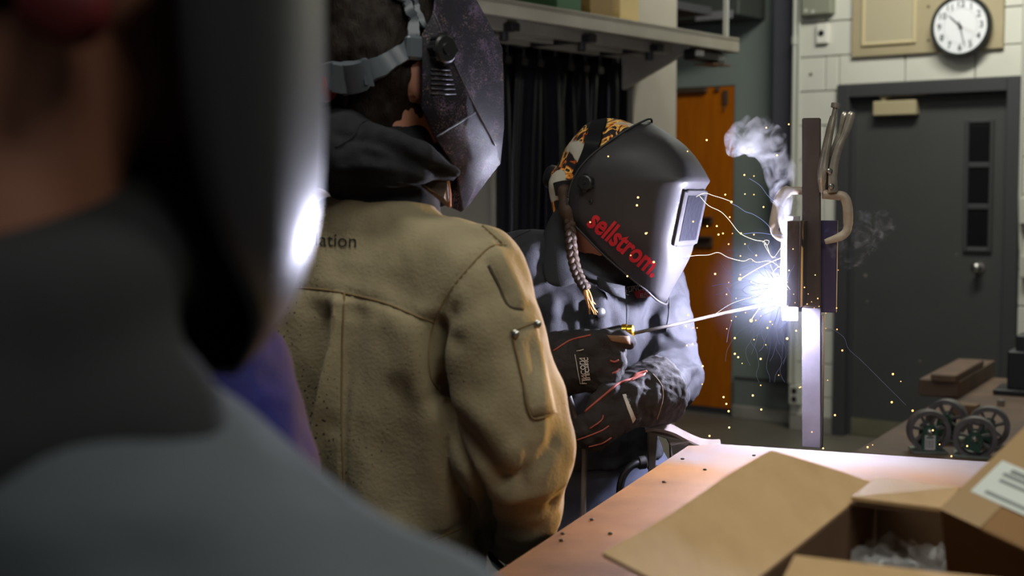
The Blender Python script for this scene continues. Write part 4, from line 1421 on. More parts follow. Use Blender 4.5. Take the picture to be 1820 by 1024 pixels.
folds = [(L_([(602, 540), (588, 620), (566, 720), (550, 800), (538, 890)]), .013, .016), (L_([(572, 560), (556, 640), (534, 740), (520, 820)]), .018, -.012), (L_([(786, 690), (798, 750), (826, 815), (850, 880), (868, 985)]), .009, -.022), (L_([(772, 580), (776, 640), (786, 690)]), .010, -.014), (L_([(626, 560), (612, 650), (590, 760)]), .014, -.007), (L_([(520, 540), (500, 620), (480, 720)]), .014, .010), (L_([(640, 560), (628, 660), (625, 760), (622, 880)]), .02, -.004), (L_([(560, 560), (540, 640), (515, 720)]), .02, -.006),
         (L_([(768, 590), (772, 640), (780, 700)]), .018, -.014), (L_([(700, 560), (720, 600), (715, 660)]), .02, .006), (L_([(752, 560), (745, 620), (750, 690)]), .018, .008),
         (L_([(800, 560), (790, 590), (812, 610)]), .016, -.008), (L_([(868, 470), (888, 510), (905, 545), (930, 548)]), .010, -.006), (L_([(885, 465), (905, 505), (920, 535)]), .014, .005),
         (L_([(790, 700), (810, 745), (850, 790), (890, 850)]), .016, -.010), (L_([(830, 720), (870, 760), (905, 800)]), .02, .007), (L_([(985, 790), (950, 830), (900, 850)]), .016, -.007), (L_([(1000, 860), (960, 880), (900, 890)]), .016, .009),
         (L_([(985, 900), (940, 912), (880, 905)]), .014, -.008), (L_([(935, 800), (930, 830), (928, 860)]), .010, -.006), (L_([(955, 610), (965, 660), (960, 720), (968, 780)]), .010, .004), (L_([(940, 620), (946, 670), (944, 730)]), .010, -.004),
         (L_([(720, 700), (700, 800), (690, 900)]), .03, -.006), (L_([(770, 730), (775, 830), (790, 930)]), .02, .006), (L_([(640, 370), (700, 380), (760, 400)]), .03, .004), (L_([(560, 470), (640, 480), (720, 520)]), .03, -.003)]
seams_px = [[(500, 516), (540, 513), (600, 519), (680, 538), (740, 562), (772, 573)], [(612, 520), (608, 620), (608, 760), (613, 910)], [(900, 436), (870, 440), (830, 480), (795, 525), (772, 573), (762, 620), (765, 670), (785, 700)],
            [(760, 330), (800, 355), (850, 395), (892, 432)], [(740, 972), (780, 955), (830, 930), (834, 885)], [(834, 930), (830, 985)], [(438, 600), (444, 650), (443, 700)]]
for q in seams_px: folds.append((L_(q), .0055, -.004))
displace(jk, folds)
crumple(jk, .014, 6, 2, (1, 1, .5))
crumple(jk, .0035, 15, 5, (1, 1, .6))
bv = bvh(jk)
for q in seams_px: seam(bv, q, 'seam', M_seam, jk, .0016, .0002)
seam(bv, [(868, 472), (885, 505), (903, 543), (930, 550)], 'grimy_welt', M_dirt, jk, .0028, -.0006)
pk = patch(bv, [(906, 590), (952, 572), (986, 732), (942, 742)], 'sleeve_pocket', M_suede, jk, .0012, .0026, 8, .0012)
for px, py in ((912, 595), (949, 577)):
    h = hits(bv, [(px, py)], .006); 
    if h: mk('rivet', G().lathe(h[0], h[0] * 0 + nd(V(0, 0, CAM_Z) - h[0]), [(-.003, .0056), (.001, .0056), (.003, .003)], 12), M_steel, jk, smooth=40)
for q in ([(908, 592), (926, 670), (942, 742), (986, 732)], [(906, 590), (952, 572)]): seam(bv, q, 'seam', M_seam, jk, .0014, .003)
ring = []
e1, e2, _ = frame(cdir)
for k in range(21):
    a = 2 * math.pi * k / 20
    ring.append(cuf + cdir * .036 + (e1 * math.cos(a) + e2 * math.sin(a)) * .047)
mk('cuff_binding', G().tube(ring, .006, 8), M_lining, jk, smooth=True)
lettering('lettering', 'lation', bv, (560, 437), (33.5, 1.5), (1.5, -34), mat('jacket_print', (.012, .011, .010), .8), jk, .0016)
# leather collar edge under the hood
mk('collar', G().slab([P(735, 316, 2.04), P(770, 316, 2.045), P(797, 322, 2.06), P(800, 368, 2.07), P(788, 352, 2.05), P(762, 336, 2.03)][::-1], .006), mat('collar_leather', srgb(70, 50, 34), .7), jk, bevel=.001)
mk('collar_edge', G().tube([P(797, 322, 2.057), P(800, 345, 2.062), P(800, 368, 2.067)], .0016, 6), mat('collar_rim_light', srgb(190, 120, 60), .7), jk, smooth=True)  # orange line painting a warm rim of light along the collar

# hood of a black sweatshirt
s = SDF()
s.chain([P(560, 262, 2.12), P(610, 272, 2.035), P(680, 280, 2.0), P(745, 295, 2.01), P(806, 313, 2.05)], [.056, .054, .036, .021, .007], k=.02)
s.chain([P(560, 205, 2.12), P(620, 222, 2.03), P(690, 250, 1.985), P(750, 276, 1.99), P(808, 306, 2.03)], [.020, .019, .017, .015, .008], k=.006)
s.chain([P(772, 296, 2.09), P(765, 262, 2.2), P(740, 235, 2.27)], [.010, .022, .03])
s.chain([P(560, 255, 2.12), P(600, 230, 2.22), P(740, 235, 2.27)], [.05, .04, .03])
s.cap(V(-.185, 2.09, 1.36), V(-.185, 2.11, 1.505), .085, .07, .03)
lo, hi = bounds([P(560, 200, 2.12), P(820, 330, 2.05), P(740, 235, 2.3), P(690, 330, 1.97)], .08)
hd = mk('hood', s.mesh(lo, hi, .0055), M_blackcloth, man, smooth=True)
bvd = bvh(hd)
displace(hd, [(hits(bvd, dens(q, 4)), .008, a) for q, a in (([(600, 240), (660, 250), (720, 280), (790, 308)], -.006), ([(640, 215), (632, 245), (605, 262)], -.005), ([(650, 275), (720, 295), (780, 310)], -.006), ([(600, 300), (680, 295), (740, 305)], .006))])
crumple(hd, .006, 12, 4)
bvd = bvh(hd)
seam(bvd, [(596, 262), (625, 245), (640, 222), (652, 214)], 'seam', M_blackcloth, hd, .0018)

# hair
s = SDF().ellipsoid(HC1 - HF1 * .008 + UP * .012, (.092, .112, .128), HR1, HF1, UP).cap(HC1 - HF1 * .045 - UP * .05, HC1 - HF1 * .03 - UP * .115, .066, .056, .04)
s.cut(HC1 + HF1 * .075, HF1 + UP * -.15, .02)
ec_ = HC1 + HR1 * .095 - UP * .045 + HF1 * .015
s.sub(lambda p: SDF.rc(p, HC1 + HR1 * .06 - UP * .04 + HF1 * .012, HC1 + HR1 * .14 - UP * .05 + HF1 * .015, .024, .024), .008)
s.sub(lambda p: SDF.rc(p, HC1 + HR1 * .05 - UP * .125 + HF1 * .04, HC1 + HR1 * .14 - UP * .135 + HF1 * .04, .04, .04), .01)
lo, hi = bounds([HC1], .2)
hair = mk('hair', s.mesh(lo, hi, .005), M_hair, man, smooth=True)
crumple(hair, .012, 16, 8, (1, 1, .6)); crumple(hair, .006, 42, 3, (1, 1, .5))
bh_ = bvh(hair)

# faceted helmet
M_flake = mat('metal_flake_black', (.015, .013, .019), .45, bump=.5, bscale=700, spec=.2, specks=[(420, .80, (.11, .075, .12), 30), (330, .5, (.2, .13, .12), 40)])
M_shell = mat('satin_black_shell', (.017, .016, .017), .45, bump=.15, bscale=900)
H1 = Helm(HC1, HF1)
q = H1.s
rows = [[(.085, .03, .155), (.08, .05, .16), (.05, .088, .163), (0, .098, .165)],
        [q(772, 20, .103), q(775, 15, .103), q(846, -2, .06), (0, .13, .096)],
        [q(752, 60, .107), q(803, 102, .106), q(893, 85, .056), (0, .178, .02)],
        [q(750, 190, .107), q(842, 186, .094), q(896, 225, .054), (0, .183, -.09)],
        [q(772, 240, .10), q(860, 222, .082), q(893, 255, .053), (0, .178, -.115)],
        [q(812, 300, .078), q(880, 258, .064), q(889, 291, .052), (0, .172, -.148)],
        [q(822, 372, .042), q(826, 371, .038), q(832, 366, .03), (0, .135, -.222)]]
hm = H1.shell('welding_helmet', rows, M_flake, man, 0, smooth=22)
hb = ev_bvh(hm)
for ql in ([(770, 20), (803, 102), (842, 186), (880, 258)], [(776, 243), (845, 200)]):
    seam(hb, ql, 'panel_edge', mat('worn_shell_edge', (.10, .09, .10), .35) if ql[0][0] == 770 else bpy.data.materials['worn_shell_edge'], hm, .0011)
for k in range(6):
    y = 124 + k * 8.6
    sx = hits(hb, [(766, y), (800 + k * 2, y)], .0004)
    if len(sx) == 2: mk('vent_rib', G().tube(sx, .0014, 6), M_blackp, hm, smooth=True)
kc = hits(hb, [(782, 88)])[0]
kn = HR1 * .98 + HF1 * .1
kb = mk('pivot_knob', G().lathe(kc, kn, [(-.004, .019), (.004, .021), (.013, .0205), (.016, .018), (.016, .009), (.019, .008), (.019, .001)], 20), M_blackp, hm, smooth=30)
for k in range(8):
    a = 2 * math.pi * k / 8
    e1, e2, _ = frame(kn)
    mk('grip', G().cyl(kc + (e1 * math.cos(a) + e2 * math.sin(a)) * .0195, kc + (e1 * math.cos(a) + e2 * math.sin(a)) * .0195 + kn * .013, .0045, n=8), M_blackp, hm, smooth=40)
fcn = [H1.w(l, f, u) for l, f, u in ((-.042, .1745, .010), (.042, .1745, .010), (.042, .1795, -.075), (-.042, .1795, -.075))]
mk('lens', G().slab(fcn[::-1], .006), M_blackglass, hm, bevel=.001)
M_gear = mat('grey_headgear', srgb(82, 88, 94), .38, bump=.05)
g1 = band(bh_, [(572, 138), (600, 140), (640, 134), (668, 124), (695, 108), (718, 92), (742, 76)], [.015, .018, .020, .016, .013, .013, .014], .006, .005, 'headgear_band', M_gear, man)
band(bh_, [(735, 84), (733, 60), (732, 40), (724, 18), (712, 2), (698, -14)], [.010, .009, .008, .008, .008], .006, .004, 'crown_strap', M_gear, g1)
band(bh_, [(747, 52), (742, 30), (732, 10), (718, -6)], .005, .008, .004, 'crown_strap', M_gear, g1)
bxm = band(bh_, [(590, 134), (612, 135), (636, 133), (660, 128)], [.020, .023, .023, .020], .010, .016, 'ratchet_housing', M_gear, g1)
h = hits(bh_, [(574, 146)], .020)
if h: mk('ratchet_knob', G().lathe(h[0], -HF1 + HR1 * .25, [(-.01, .024), (.012, .022), (.016, .014)], 16), mat('red_knob', srgb(150, 30, 34), .4), g1, smooth=40)
h = hits(bh_, [(729, 88)], .014)
if h: mk('temple_block', G().box(h[0], (.03, .014, .034), HF1, HR1), M_gear, g1, bevel=.004)

# =============================================== the welder
M_navy = mat('black_navy_welding_cloth', srgb(39, 39, 45), .85, col2=srgb(32, 32, 38), nscale=9, bump=.3, bscale=420)
M_collar = mat('black_collar_cloth', srgb(32, 33, 37), .9, bump=.3, bscale=420)
M_glove = mat('black_glove_leather', srgb(42, 38, 38), .8, col2=srgb(30, 28, 29), nscale=20, bump=.4, bscale=220, spec=.3)
M_pink = mat('red_glove_welt', srgb(148, 70, 58), .6)
M_tanpalm = mat('scorched_glove_palm', srgb(112, 80, 54), .8, bump=.3, bscale=200)
Pw = lambda x, y, Y: P(x, y, Y + .08)
FW = nd((.45, -.89, 0)); XW = V(-FW.y, FW.x, 0)
CW = V(.170, 2.92, 0)
wel = empty('person', CW, 'welder in dark jacket and flame cap bending over the arc in a black lettered helmet', 'person')
HCW = Pw(1082, 322, 2.77)
pt, yw = R(14), R(27)
HFW = V(math.cos(yw) * math.cos(pt), -math.sin(yw) * math.cos(pt), -math.sin(pt))
HW = Helm(HCW, HFW)
wt = V(.144, 2.885, 1.325)
shR2, shL2 = Pw(930, 468, 2.755), Pw(1168, 512, 2.87)
elR, elL = Pw(882, 690, 2.68), Pw(1204, 668, 2.735)
wrR, wrL = P(985, 655, 2.625), P(1130, 706, 2.60)
s = SDF().ellipsoid(HCW, (.073, .094, .112), HW.R, HW.F, HW.U).ellipsoid(HW.w(0, .05, -.08), (.045, .05, .048), HW.R, HW.F, HW.U)
s.ellipsoid(HW.w(0, .098, -.02), (.013, .018, .026), HW.R, HW.F, HW.U, .015)
for sg in (-1, 1): s.ellipsoid(HW.w(sg * .076, -.005, -.03), (.012, .018, .03), HW.R, HW.F, HW.U, .012)
s.cap(HW.w(0, -.03, -.06), Pw(1050, 480, 2.80), .054, .058)
s.loft(V(CW.x, CW.y, .82), wt, XW, [(0, .14, .085, 0), (.35, .11, .08, 0), (.75, .13, .085, 0), (1, .07, .05, 0)])
s.chain([shR2, elR, wrR], [.045, .038, .03]).chain([shL2, elL, wrL], [.045, .036, .03])
legs(s, CW, FW, XW, .85, spread=.085)
lo, hi = bounds([HCW + UP * .14, HW.w(0, .15, 0), HW.w(0, -.12, 0), V(CW.x, CW.y, 0), shR2, elR, elL, shL2, wrR, CW + XW * .2, CW - XW * .2, CW + FW * .14, CW - FW * .14], .07)
mk('body', s.mesh(lo, hi, .010), M_skin, wel, smooth=True)
s = legs(SDF(), CW, FW, XW, .84, spread=.085, r=.095).ellipsoid(CW + UP * .88, (.155, .115, .15), XW, FW, UP).cut(CW + UP * .07, -UP)
lo, hi = bounds([CW + XW * .2, CW - XW * .2, CW + UP * 1.02, CW + FW * .1, CW - FW * .1], .1)
tw = mk('trousers', s.mesh(lo, hi, .010), M_jean, wel, smooth=True)
crumple(tw, .012, 9, 6)
boots(CW, FW, XW, wel, .085)
s = SDF().loft(V(.160, 2.91, .90), wt, XW, [(0, .158, .115, 0), (.3, .142, .108, 0), (.6, .148, .12, -.005), (.8, .15, .11, 0), (.93, .115, .085, 0), (1, .07, .06, 0)], e=2.3)
s.cap(shR2, V(.122, 2.875, 1.285), .062, .055, .045).cap(shL2, V(.165, 2.895, 1.285), .06, .055, .045)
s.chain([shR2, Pw(905, 570, 2.74), elR, wrR], [.062, .058, .056, .048], .02, .025)
s.chain([shL2, Pw(1188, 590, 2.80), elL, P(1165, 694, 2.64)], [.060, .055, .053, .043], .02, .02)
lo, hi = bounds([V(.160, 2.91, .9) + XW * .17, V(.160, 2.91, .9) - XW * .17, V(.160, 2.91, .9) + FW * .13, V(.160, 2.91, .9) - FW * .13, wt, shR2, elR, elL, shL2, wrR, P(1165, 694, 2.64)], .075)
wj = mk('welding_jacket', s.mesh(lo, hi, .0055), M_navy, wel, smooth=True)
bw = bvh(wj)
LW = lambda pts: hits(bw, dens(pts, 4))
displace(wj, [(LW(a), w_, d_) for a, w_, d_ in (([(1042, 570), (1050, 545), (1062, 540)], .010, .006), ([(1005, 545), (1015, 600), (1025, 640)], .016, -.010), ([(1038, 545), (1040, 590), (1048, 640)], .012, -.010), ([(985, 540), (980, 600), (990, 650)], .018, .008),
                                               ([(1085, 560), (1092, 620), (1095, 680)], .012, -.007), ([(1068, 530), (1072, 580), (1080, 640)], .012, .007), ([(1160, 560), (1150, 620), (1120, 670)], .02, -.008), ([(1180, 600), (1210, 615), (1245, 640)], .010, -.008), ([(1165, 640), (1200, 620), (1240, 610)], .012, .008),
                                               ([(1170, 655), (1200, 640), (1235, 640)], .008, -.007), ([(1190, 570), (1215, 590), (1235, 600)], .012, -.007), ([(1195, 690), (1215, 660), (1240, 655)], .010, .006), ([(1200, 720), (1225, 690), (1245, 670)], .010, -.006),
                                               ([(1110, 490), (1118, 540), (1112, 600)], .006, -.003))])
crumple(wj, .010, 10, 9); crumple(wj, .004, 26, 3)
bw = bvh(wj)
for ql in ([(1110, 500), (1114, 560), (1110, 640)], [(905, 428), (930, 415), (968, 400)], [(1180, 500), (1190, 540), (1184, 590)]): seam(bw, ql, 'seam', M_collar, wj, .0013)
for px, py in ((1067, 556), (1078, 640), (1088, 730)):
    h = hits(bw, [(px, py)], .002)
    if h: mk('button', G().lathe(h[0], FW, [(-.004, .010), (.003, .0105), (.005, .007), (.0052, .001)], 16), M_blackp, wj, smooth=40)
# collar: stand ring and flap
nb = Pw(1048, 468, 2.80)
ringp = []
for k in range(25):
    a = 2 * math.pi * k / 24
    ringp.append(nb + XW * math.cos(a) * .074 + FW * math.sin(a) * .07 + UP * (-.02 + .055 * (-XW.x * math.cos(a)) * .5 - .03 * math.sin(a)))
mk('collar_stand', G().tube([p + UP * .012 for p in ringp], .026, 8, flat=(.45, 1.15), up=(0, 0, 1) if False else None), M_collar, wj, smooth=True)
cpts = [[(1000, 362, 2.745), (1012, 392, 2.735), (1020, 440, 2.715), (1036, 496, 2.69)], [(984, 375, 2.735), (990, 410, 2.715), (1004, 460, 2.69), (1020, 503, 2.675)], [(972, 398, 2.735), (970, 435, 2.71), (982, 475, 2.685), (1000, 511, 2.67)], [(966, 410, 2.74), (963, 450, 2.715), (964, 485, 2.69), (972, 506, 2.68)]]
vs = [Pw(*p) for r_ in cpts for p in r_]
fs = [(i * 4 + j, i * 4 + j + 1, i * 4 + j + 5, i * 4 + j + 4) for i in range(3) for j in range(3)]
cf = mk('collar_flap', (vs, fs), M_collar, wj, smooth=True)
md = cf.modifiers.new('sub', 'SUBSURF'); md.levels = md.render_levels = 2
md = cf.modifiers.new('thick', 'SOLIDIFY'); md.thickness = .006
cpts = [[(1062, 492, 2.705), (1080, 502, 2.69), (1110, 508, 2.69)], [(1064, 510, 2.69), (1090, 524, 2.68), (1112, 530, 2.685)]]
vs = [Pw(*p) for r_ in cpts for p in r_]
cf = mk('collar_flap', (vs, [(0, 1, 4, 3), (1, 2, 5, 4)]), M_collar, wj, smooth=True)
md = cf.modifiers.new('thick', 'SOLIDIFY'); md.thickness = .006
# chest badge
bdg = patch(bw, [(1110, 512), (1158, 504), (1160, 520), (1114, 528)], 'badge', M_collar, wj, .002, .001, 5)
M_wtxt = mat('woven_white', srgb(190, 186, 182), .8)
M_rtxt = mat('woven_red', srgb(150, 34, 36), .8)
patch(bw, [(1124, 519), (1158, 512), (1160, 527), (1130, 531)], 'badge_red_field', M_rtxt, wj, .0028, .001, 5)
lettering('lettering', 'LINCOLN', bw, (1114, 521), (10.5, -1.6), (2, -13), M_wtxt, wj, .004, offset=.01)
lettering('lettering', 'ELECTRIC', bw, (1134, 530), (7, -1.4), (1, -10), M_wtxt, wj, .005, offset=.01)
for ql in ([(1112, 513), (1111, 523), (1115, 526)], [(1112, 513), (1130, 510), (1150, 506)]): seam(bw, ql, 'badge_border', M_wtxt, wj, .0006, .004)

# cap with flames
mf = bpy.data.materials.new('flame_print_cotton'); mf.use_nodes = True
nt = mf.node_tree; N, L = nt.nodes, nt.links
bs = N['Principled BSDF']; bs.inputs['Roughness'].default_value = .85
tcn = N.new('ShaderNodeTexCoord'); mp = N.new('ShaderNodeMapping'); mp.inputs['Scale'].default_value = (16, 16, 9); mp.inputs['Rotation'].default_value = (.2, .5, .2)
L.new(tcn.outputs['Object'], mp.inputs[0])
nz = N.new('ShaderNodeTexNoise'); nz.inputs['Scale'].default_value = 1.5; nz.inputs['Detail'].default_value = 2; nz.inputs['Distortion'].default_value = 2.4
L.new(mp.outputs[0], nz.inputs['Vector'])
cr_ = N.new('ShaderNodeValToRGB'); el = cr_.color_ramp.elements
el[0].position, el[0].color = .40, (.010, .009, .010, 1)
el[1].position, el[1].color = .485, (.012, .010, .010, 1)
for p_, c_ in ((.50, (.55, .10, .012)), (.54, (.85, .34, .03)), (.575, (.95, .72, .22)), (.60, (.8, .3, .03)), (.63, (.02, .016, .014))):
    e_ = el.new(p_); e_.color = (*c_, 1)
L.new(nz.outputs[0], cr_.inputs[0])
nz2 = N.new('ShaderNodeTexNoise'); nz2.inputs['Scale'].default_value = 15; nz2.inputs['Detail'].default_value = 1
L.new(tcn.outputs['Object'], nz2.inputs['Vector'])
cr2 = N.new('ShaderNodeValToRGB'); cr2.color_ramp.elements[0].position = .58; cr2.color_ramp.elements[1].position = .61
L.new(nz2.outputs[0], cr2.inputs[0])
mx = N.new('ShaderNodeMix'); mx.data_type = 'RGBA'; mx.inputs['B'].default_value = (.5, .46, .38, 1)
L.new(cr2.outputs[0], mx.inputs['Factor']); L.new(cr_.outputs[0], mx.inputs['A']); L.new(mx.outputs['Result'], bs.inputs['Base Color'])
s = SDF().ellipsoid(HW.w(0, -.004, .006), (.085, .105, .118), HW.R, HW.F, HW.U).cap(HW.w(.045, -.07, -.03), HW.w(.05, -.055, -.085), .035, .024, .03)
s.cut(HW.w(0, .06, 0), HW.F, .01).cut(HW.w(0, 0, -.10), -HW.U + HW.F * .5, .01)
lo, hi = bounds([HCW], .16)
cap_ = mk('flame_cap', s.mesh(lo, hi, .005), mf, wel, smooth=True)
crumple(cap_, .004, 18, 1)
cb_ = bvh(cap_)
# black lettered helmet
q = HW.s
rows = [[q(1058, 270, .094), q(1098, 241, .074), q(1130, 222, .04), q(1156, 211, 0)],
        [q(1034, 294, .106), q(1110, 262, .096), q(1178, 246, .056), q(1203, 242, 0)],
        [q(1020, 316, .112), q(1122, 289, .108), q(1208, 285, .064), q(1236, 288, 0)],
        [q(1012, 338, .114), q(1124, 318, .112), q(1221, 322, .076), q(1250, 322, 0)],
        [q(1010, 352, .114), q(1124, 345, .111), q(1212, 333, .078), q(1237, 336, 0)],
        [q(1009, 384, .109), q(1112, 398, .105), q(1192, 434, .076), q(1216, 438, 0)],
        [q(1038, 418, .094), q(1114, 442, .092), q(1192, 457, .068), q(1219, 456, 0)],
        [q(1078, 458, .074), q(1126, 478, .068), q(1178, 498, .046), q(1203, 502, 0)],
        [q(1128, 500, .050), q(1148, 516, .044), q(1168, 534, .027), q(1184, 541, 0)]]
M_lh = mat('satin_black_helmet', (.035, .033, .036), .46, bump=.12, bscale=900, spec=.3)
wh = HW.shell('welding_helmet', rows, M_lh, wel, 2, .003, {3: .75, 4: .6, 5: .5, ('c', 2): .35})
wb = ev_bvh(wh)
# window frame and lens
lw = [(.045, -.004), (-.045, -.004)]
top_, bot_ = (HW.w(0, 0, 0),) * 2
w4, w5 = [HW.w(*r_[3]) for r_ in (rows[4], rows[5])]
dn_ = (w5 - w4); fnw = HW.R.cross(dn_).normalized()
if fnw.dot(HW.F) < 0: fnw = -fnw
c_ = (w4 + w5) / 2 + fnw * .002
hgt = dn_.length
fr = []
for sg in (-1, 1):
    fr.append(mk('window_frame', G().box(c_ + HW.R * sg * .055 - fnw * .009, (.018, hgt * .94, .022), HW.R, dn_), M_lh, wh, bevel=.002))
    mk('window_frame', G().box(c_ - fnw * .009 + dn_.normalized() * sg * hgt * .42, (.10, .016, .022), HW.R, dn_), M_lh, wh, bevel=.002)
mk('lens', G().box(c_ + fnw * .001, (.094, hgt * .78, .004), HW.R, dn_), mat('scratched_lens', (.010, .010, .014), .3, spec=.35, bump=.5, bscale=90), wh)
mk('chin_rim', G().tube(smooth_path([HW.w(*r_[0]) for r_ in rows[4:]] + [HW.w(*p) for p in rows[8][1:]] + [HW.w(-p[0], p[1], p[2]) for p in rows[8][:3][::-1]], 3), .0022, 6), M_lh, wh, smooth=True)
mk('crown_rim', G().tube(smooth_path([HW.w(*r_[0]) for r_ in rows[4::-1]] + [HW.w(*p) for p in rows[0][1:]] + [HW.w(-p[0], p[1], p[2]) for p in rows[0][:3][::-1]], 3), .0022, 6), M_lh, wh, smooth=True)
M_red = mat('red_print', srgb(205, 32, 48), .5)
dx, dy = 1161 - 1043, 494 - 399
ln = math.hypot(dx, dy)
ux, uy = dx / ln, dy / ln
tv, tf = text_mesh('sellstrom.', 1, 0, .03)
wtot = max(v.x for v in tv)
em = ln / wtot * 1.0
hgt_em = 50
lettering('lettering', 'sellstrom.', wb, (1042, 398), (ux * em, uy * em), (uy * hgt_em * .93 + 4, -ux * hgt_em * 1.0 - 0), M_red, wh, .0015, offset=.028)
kc = hits(wb, [(1044, 325)])[0]
kn_ = HW.R
kc = kc + kn_ * .004
kb = mk('pivot_knob', G().lathe(kc, kn_, [(-.008, .014), (.004, .016), (.010, .015), (.012, .012), (.012, .004), (.014, .003)], 18), M_blackp, wh, smooth=30)
for k in range(6):
    a = 2 * math.pi * k / 6
    e1, e2, _ = frame(kn_)
    p0 = kc + (e1 * math.cos(a) + e2 * math.sin(a)) * .0145
    mk('grip', G().cyl(p0, p0 + kn_ * .01, .004, n=8), M_blackp, wh, smooth=40)
mk('stud', G().lathe(hits(wb, [(1051, 358)])[0], kn_, [(-.002, .004), (.003, .004), (.004, .002)], 10), M_blackp, wh, smooth=40)
M_gloss = mat('gloss_black_strap', (.012, .012, .013), .18)
gb = band(cb_, [(1066, 218), (1062, 232), (1056, 252), (1050, 272), (1040, 296), (1030, 316)], .017, .004, .004, 'crown_strap', M_gloss, wel)
band(cb_, [(990, 336), (1000, 334), (1014, 332), (1030, 328)], .014, .004, .006, 'headband', M_blackp, gb)
mk('ratchet_knob', G().lathe(HW.w(.0, -.118, -.022), -HW.F, [(-.008, .026), (.012, .024), (.018, .018)], 16), M_blackp, gb, smooth=40)
# braid
M_braid = mat('brown_braid_hair', srgb(70, 48, 30), .6, col2=srgb(46, 31, 20), nscale=30, stretch=(3, 3, 1), bump=.7, bscale=300)
bpth = smooth_path([Pw(1012, 385, 2.70), Pw(1014, 410, 2.685), Pw(1016, 440, 2.672), Pw(1021, 470, 2.662), Pw(1030, 495, 2.655), Pw(1041, 512, 2.65)], 10)
br = empty('braid', bpth[0]) if False else None
parts_ = []
for st in range(3):
    pts = []
    for i, p in enumerate(bpth):
        a = i * .52 + st * 2.094
        pts.append(p + V(1, .2, 0) * math.sin(a) * .0062 + V(0, -1, 0) * (.0042 * math.sin(2 * a)))
    o_ = mk('braid_strand', G().tube(pts, [.0062] * len(pts), 8), M_braid, wel, smooth=True)
tf_ = G()
for k in range(26):
    sx, sy = rng.uniform(-6, 6), rng.uniform(-6, 6)
    e_ = (1053 + rng.uniform(-10, 11), 552 + rng.uniform(-12, 8))
    tf_.tube(smooth_path([Pw(1040 + sx * .3, 510 + sy * .2, 2.65), Pw(1046 + sx, 530, 2.645 + rng.uniform(-.006, .006)), Pw(e_[0], e_[1], 2.65)], 3), [.0018] * 4 + [.0016] * 2 + [.0006], 5)
mk('braid_end', tf_, mat('warm_lit_braid_end', srgb(196, 140, 78), .5), wel, smooth=True)  # warm light painted in as gold on the braid's loose end
mk('nape_hair', SDF().chain([Pw(1003, 340, 2.71), Pw(1008, 375, 2.70), Pw(1014, 396, 2.695)], [.014, .012, .009]).mesh(*bounds([Pw(1003, 330, 2.72), Pw(1016, 400, 2.69)], .03), .003), M_braid, wel, smooth=True)

# gloves
def glove(name, sdf, lo, hi, seed):
    o = mk(name, sdf.mesh(lo, hi, .0032), M_glove, wel, smooth=True)
    crumple(o, .004, 26, seed); crumple(o, .0015, 80, seed + 2)
    return o


Pl = lambda x, y, Y: P(x, y, Y)
s = SDF().chain([Pl(1172, 694, 2.632), Pl(1150, 700, 2.61), Pl(1118, 710, 2.585)], [.064, .056, .043], .02)
s.cap(Pl(1118, 710, 2.585), Pl(1085, 728, 2.56), .042, .040, .03).cap(Pl(1100, 735, 2.565), Pl(1086, 752, 2.555), .034, .03, .02)
for a in ([(1084, 712, 2.545), (1058, 730, 2.530), (1036, 750, 2.528), (1020, 766, 2.535)], [(1082, 730, 2.54), (1058, 750, 2.522), (1038, 768, 2.522), (1026, 778, 2.535)],
          [(1084, 748, 2.54), (1064, 768, 2.525), (1048, 780, 2.527), (1038, 786, 2.54)], [(1090, 762, 2.545), (1074, 778, 2.535), (1062, 788, 2.537), (1052, 792, 2.55)]):
    s.chain([Pl(*p) for p in a], [.0165, .0155, .014, .0115], .006, .010)
s.chain([Pl(1108, 690, 2.56), Pl(1082, 697, 2.54), Pl(1060, 712, 2.535)], [.02, .017, .013], .006, .015)
cu_ = Pl(1172, 694, 2.632); cd_ = nd(Pl(1172, 694, 2.632) - Pl(1118, 710, 2.585))
s.cut(cu_ + cd_ * .012, cd_, .004)
lo, hi = bounds([cu_, Pl(1020, 766, 2.53), Pl(1052, 792, 2.55), Pl(1100, 680, 2.56)], .075)
gl = glove('glove', s, lo, hi, 3)
gbv = bvh(gl)
displace(gl, [(hits(gbv, dens(a, 4)), .006, d_) for a, d_ in (([(1150, 680), (1142, 710), (1146, 740)], -.005), ([(1160, 676), (1153, 710), (1158, 745)], -.004), ([(1132, 690), (1128, 715), (1134, 745)], .004), ([(1168, 690), (1165, 720)], .003))])
gbv = bvh(gl)
for ql in ([(1150, 660), (1128, 672), (1100, 682), (1072, 704), (1040, 732)], [(1072, 738), (1068, 748), (1048, 762)], [(1082, 757), (1064, 768), (1026, 782)], [(1086, 778), (1070, 788), (1046, 794)]):
    seam(gbv, ql, 'red_welt', M_pink, gl, .0022 if ql[0][0] == 1150 else .0014, .0006)
patch(gbv, [(1130, 664), (1150, 659), (1146, 668), (1118, 680)], 'red_cuff_lining', M_pink, gl, .0015, .001, 4)
patch(gbv, [(1106, 701), (1112, 700), (1130, 744), (1124, 752)], 'glove_patch', M_wtxt, gl, .001, .001, 6)
lettering('lettering', 'LINCOLN', gbv, (1112, 705), (4.6, 9.6), (8.5, -3.5), M_blackp, gl, .0022, offset=.01)
seam(gbv, [(1160, 664), (1176, 685), (1178, 710), (1168, 745)], 'cuff_stitch', mat('pale_stitch', srgb(150, 130, 118), .8), gl, .0008)

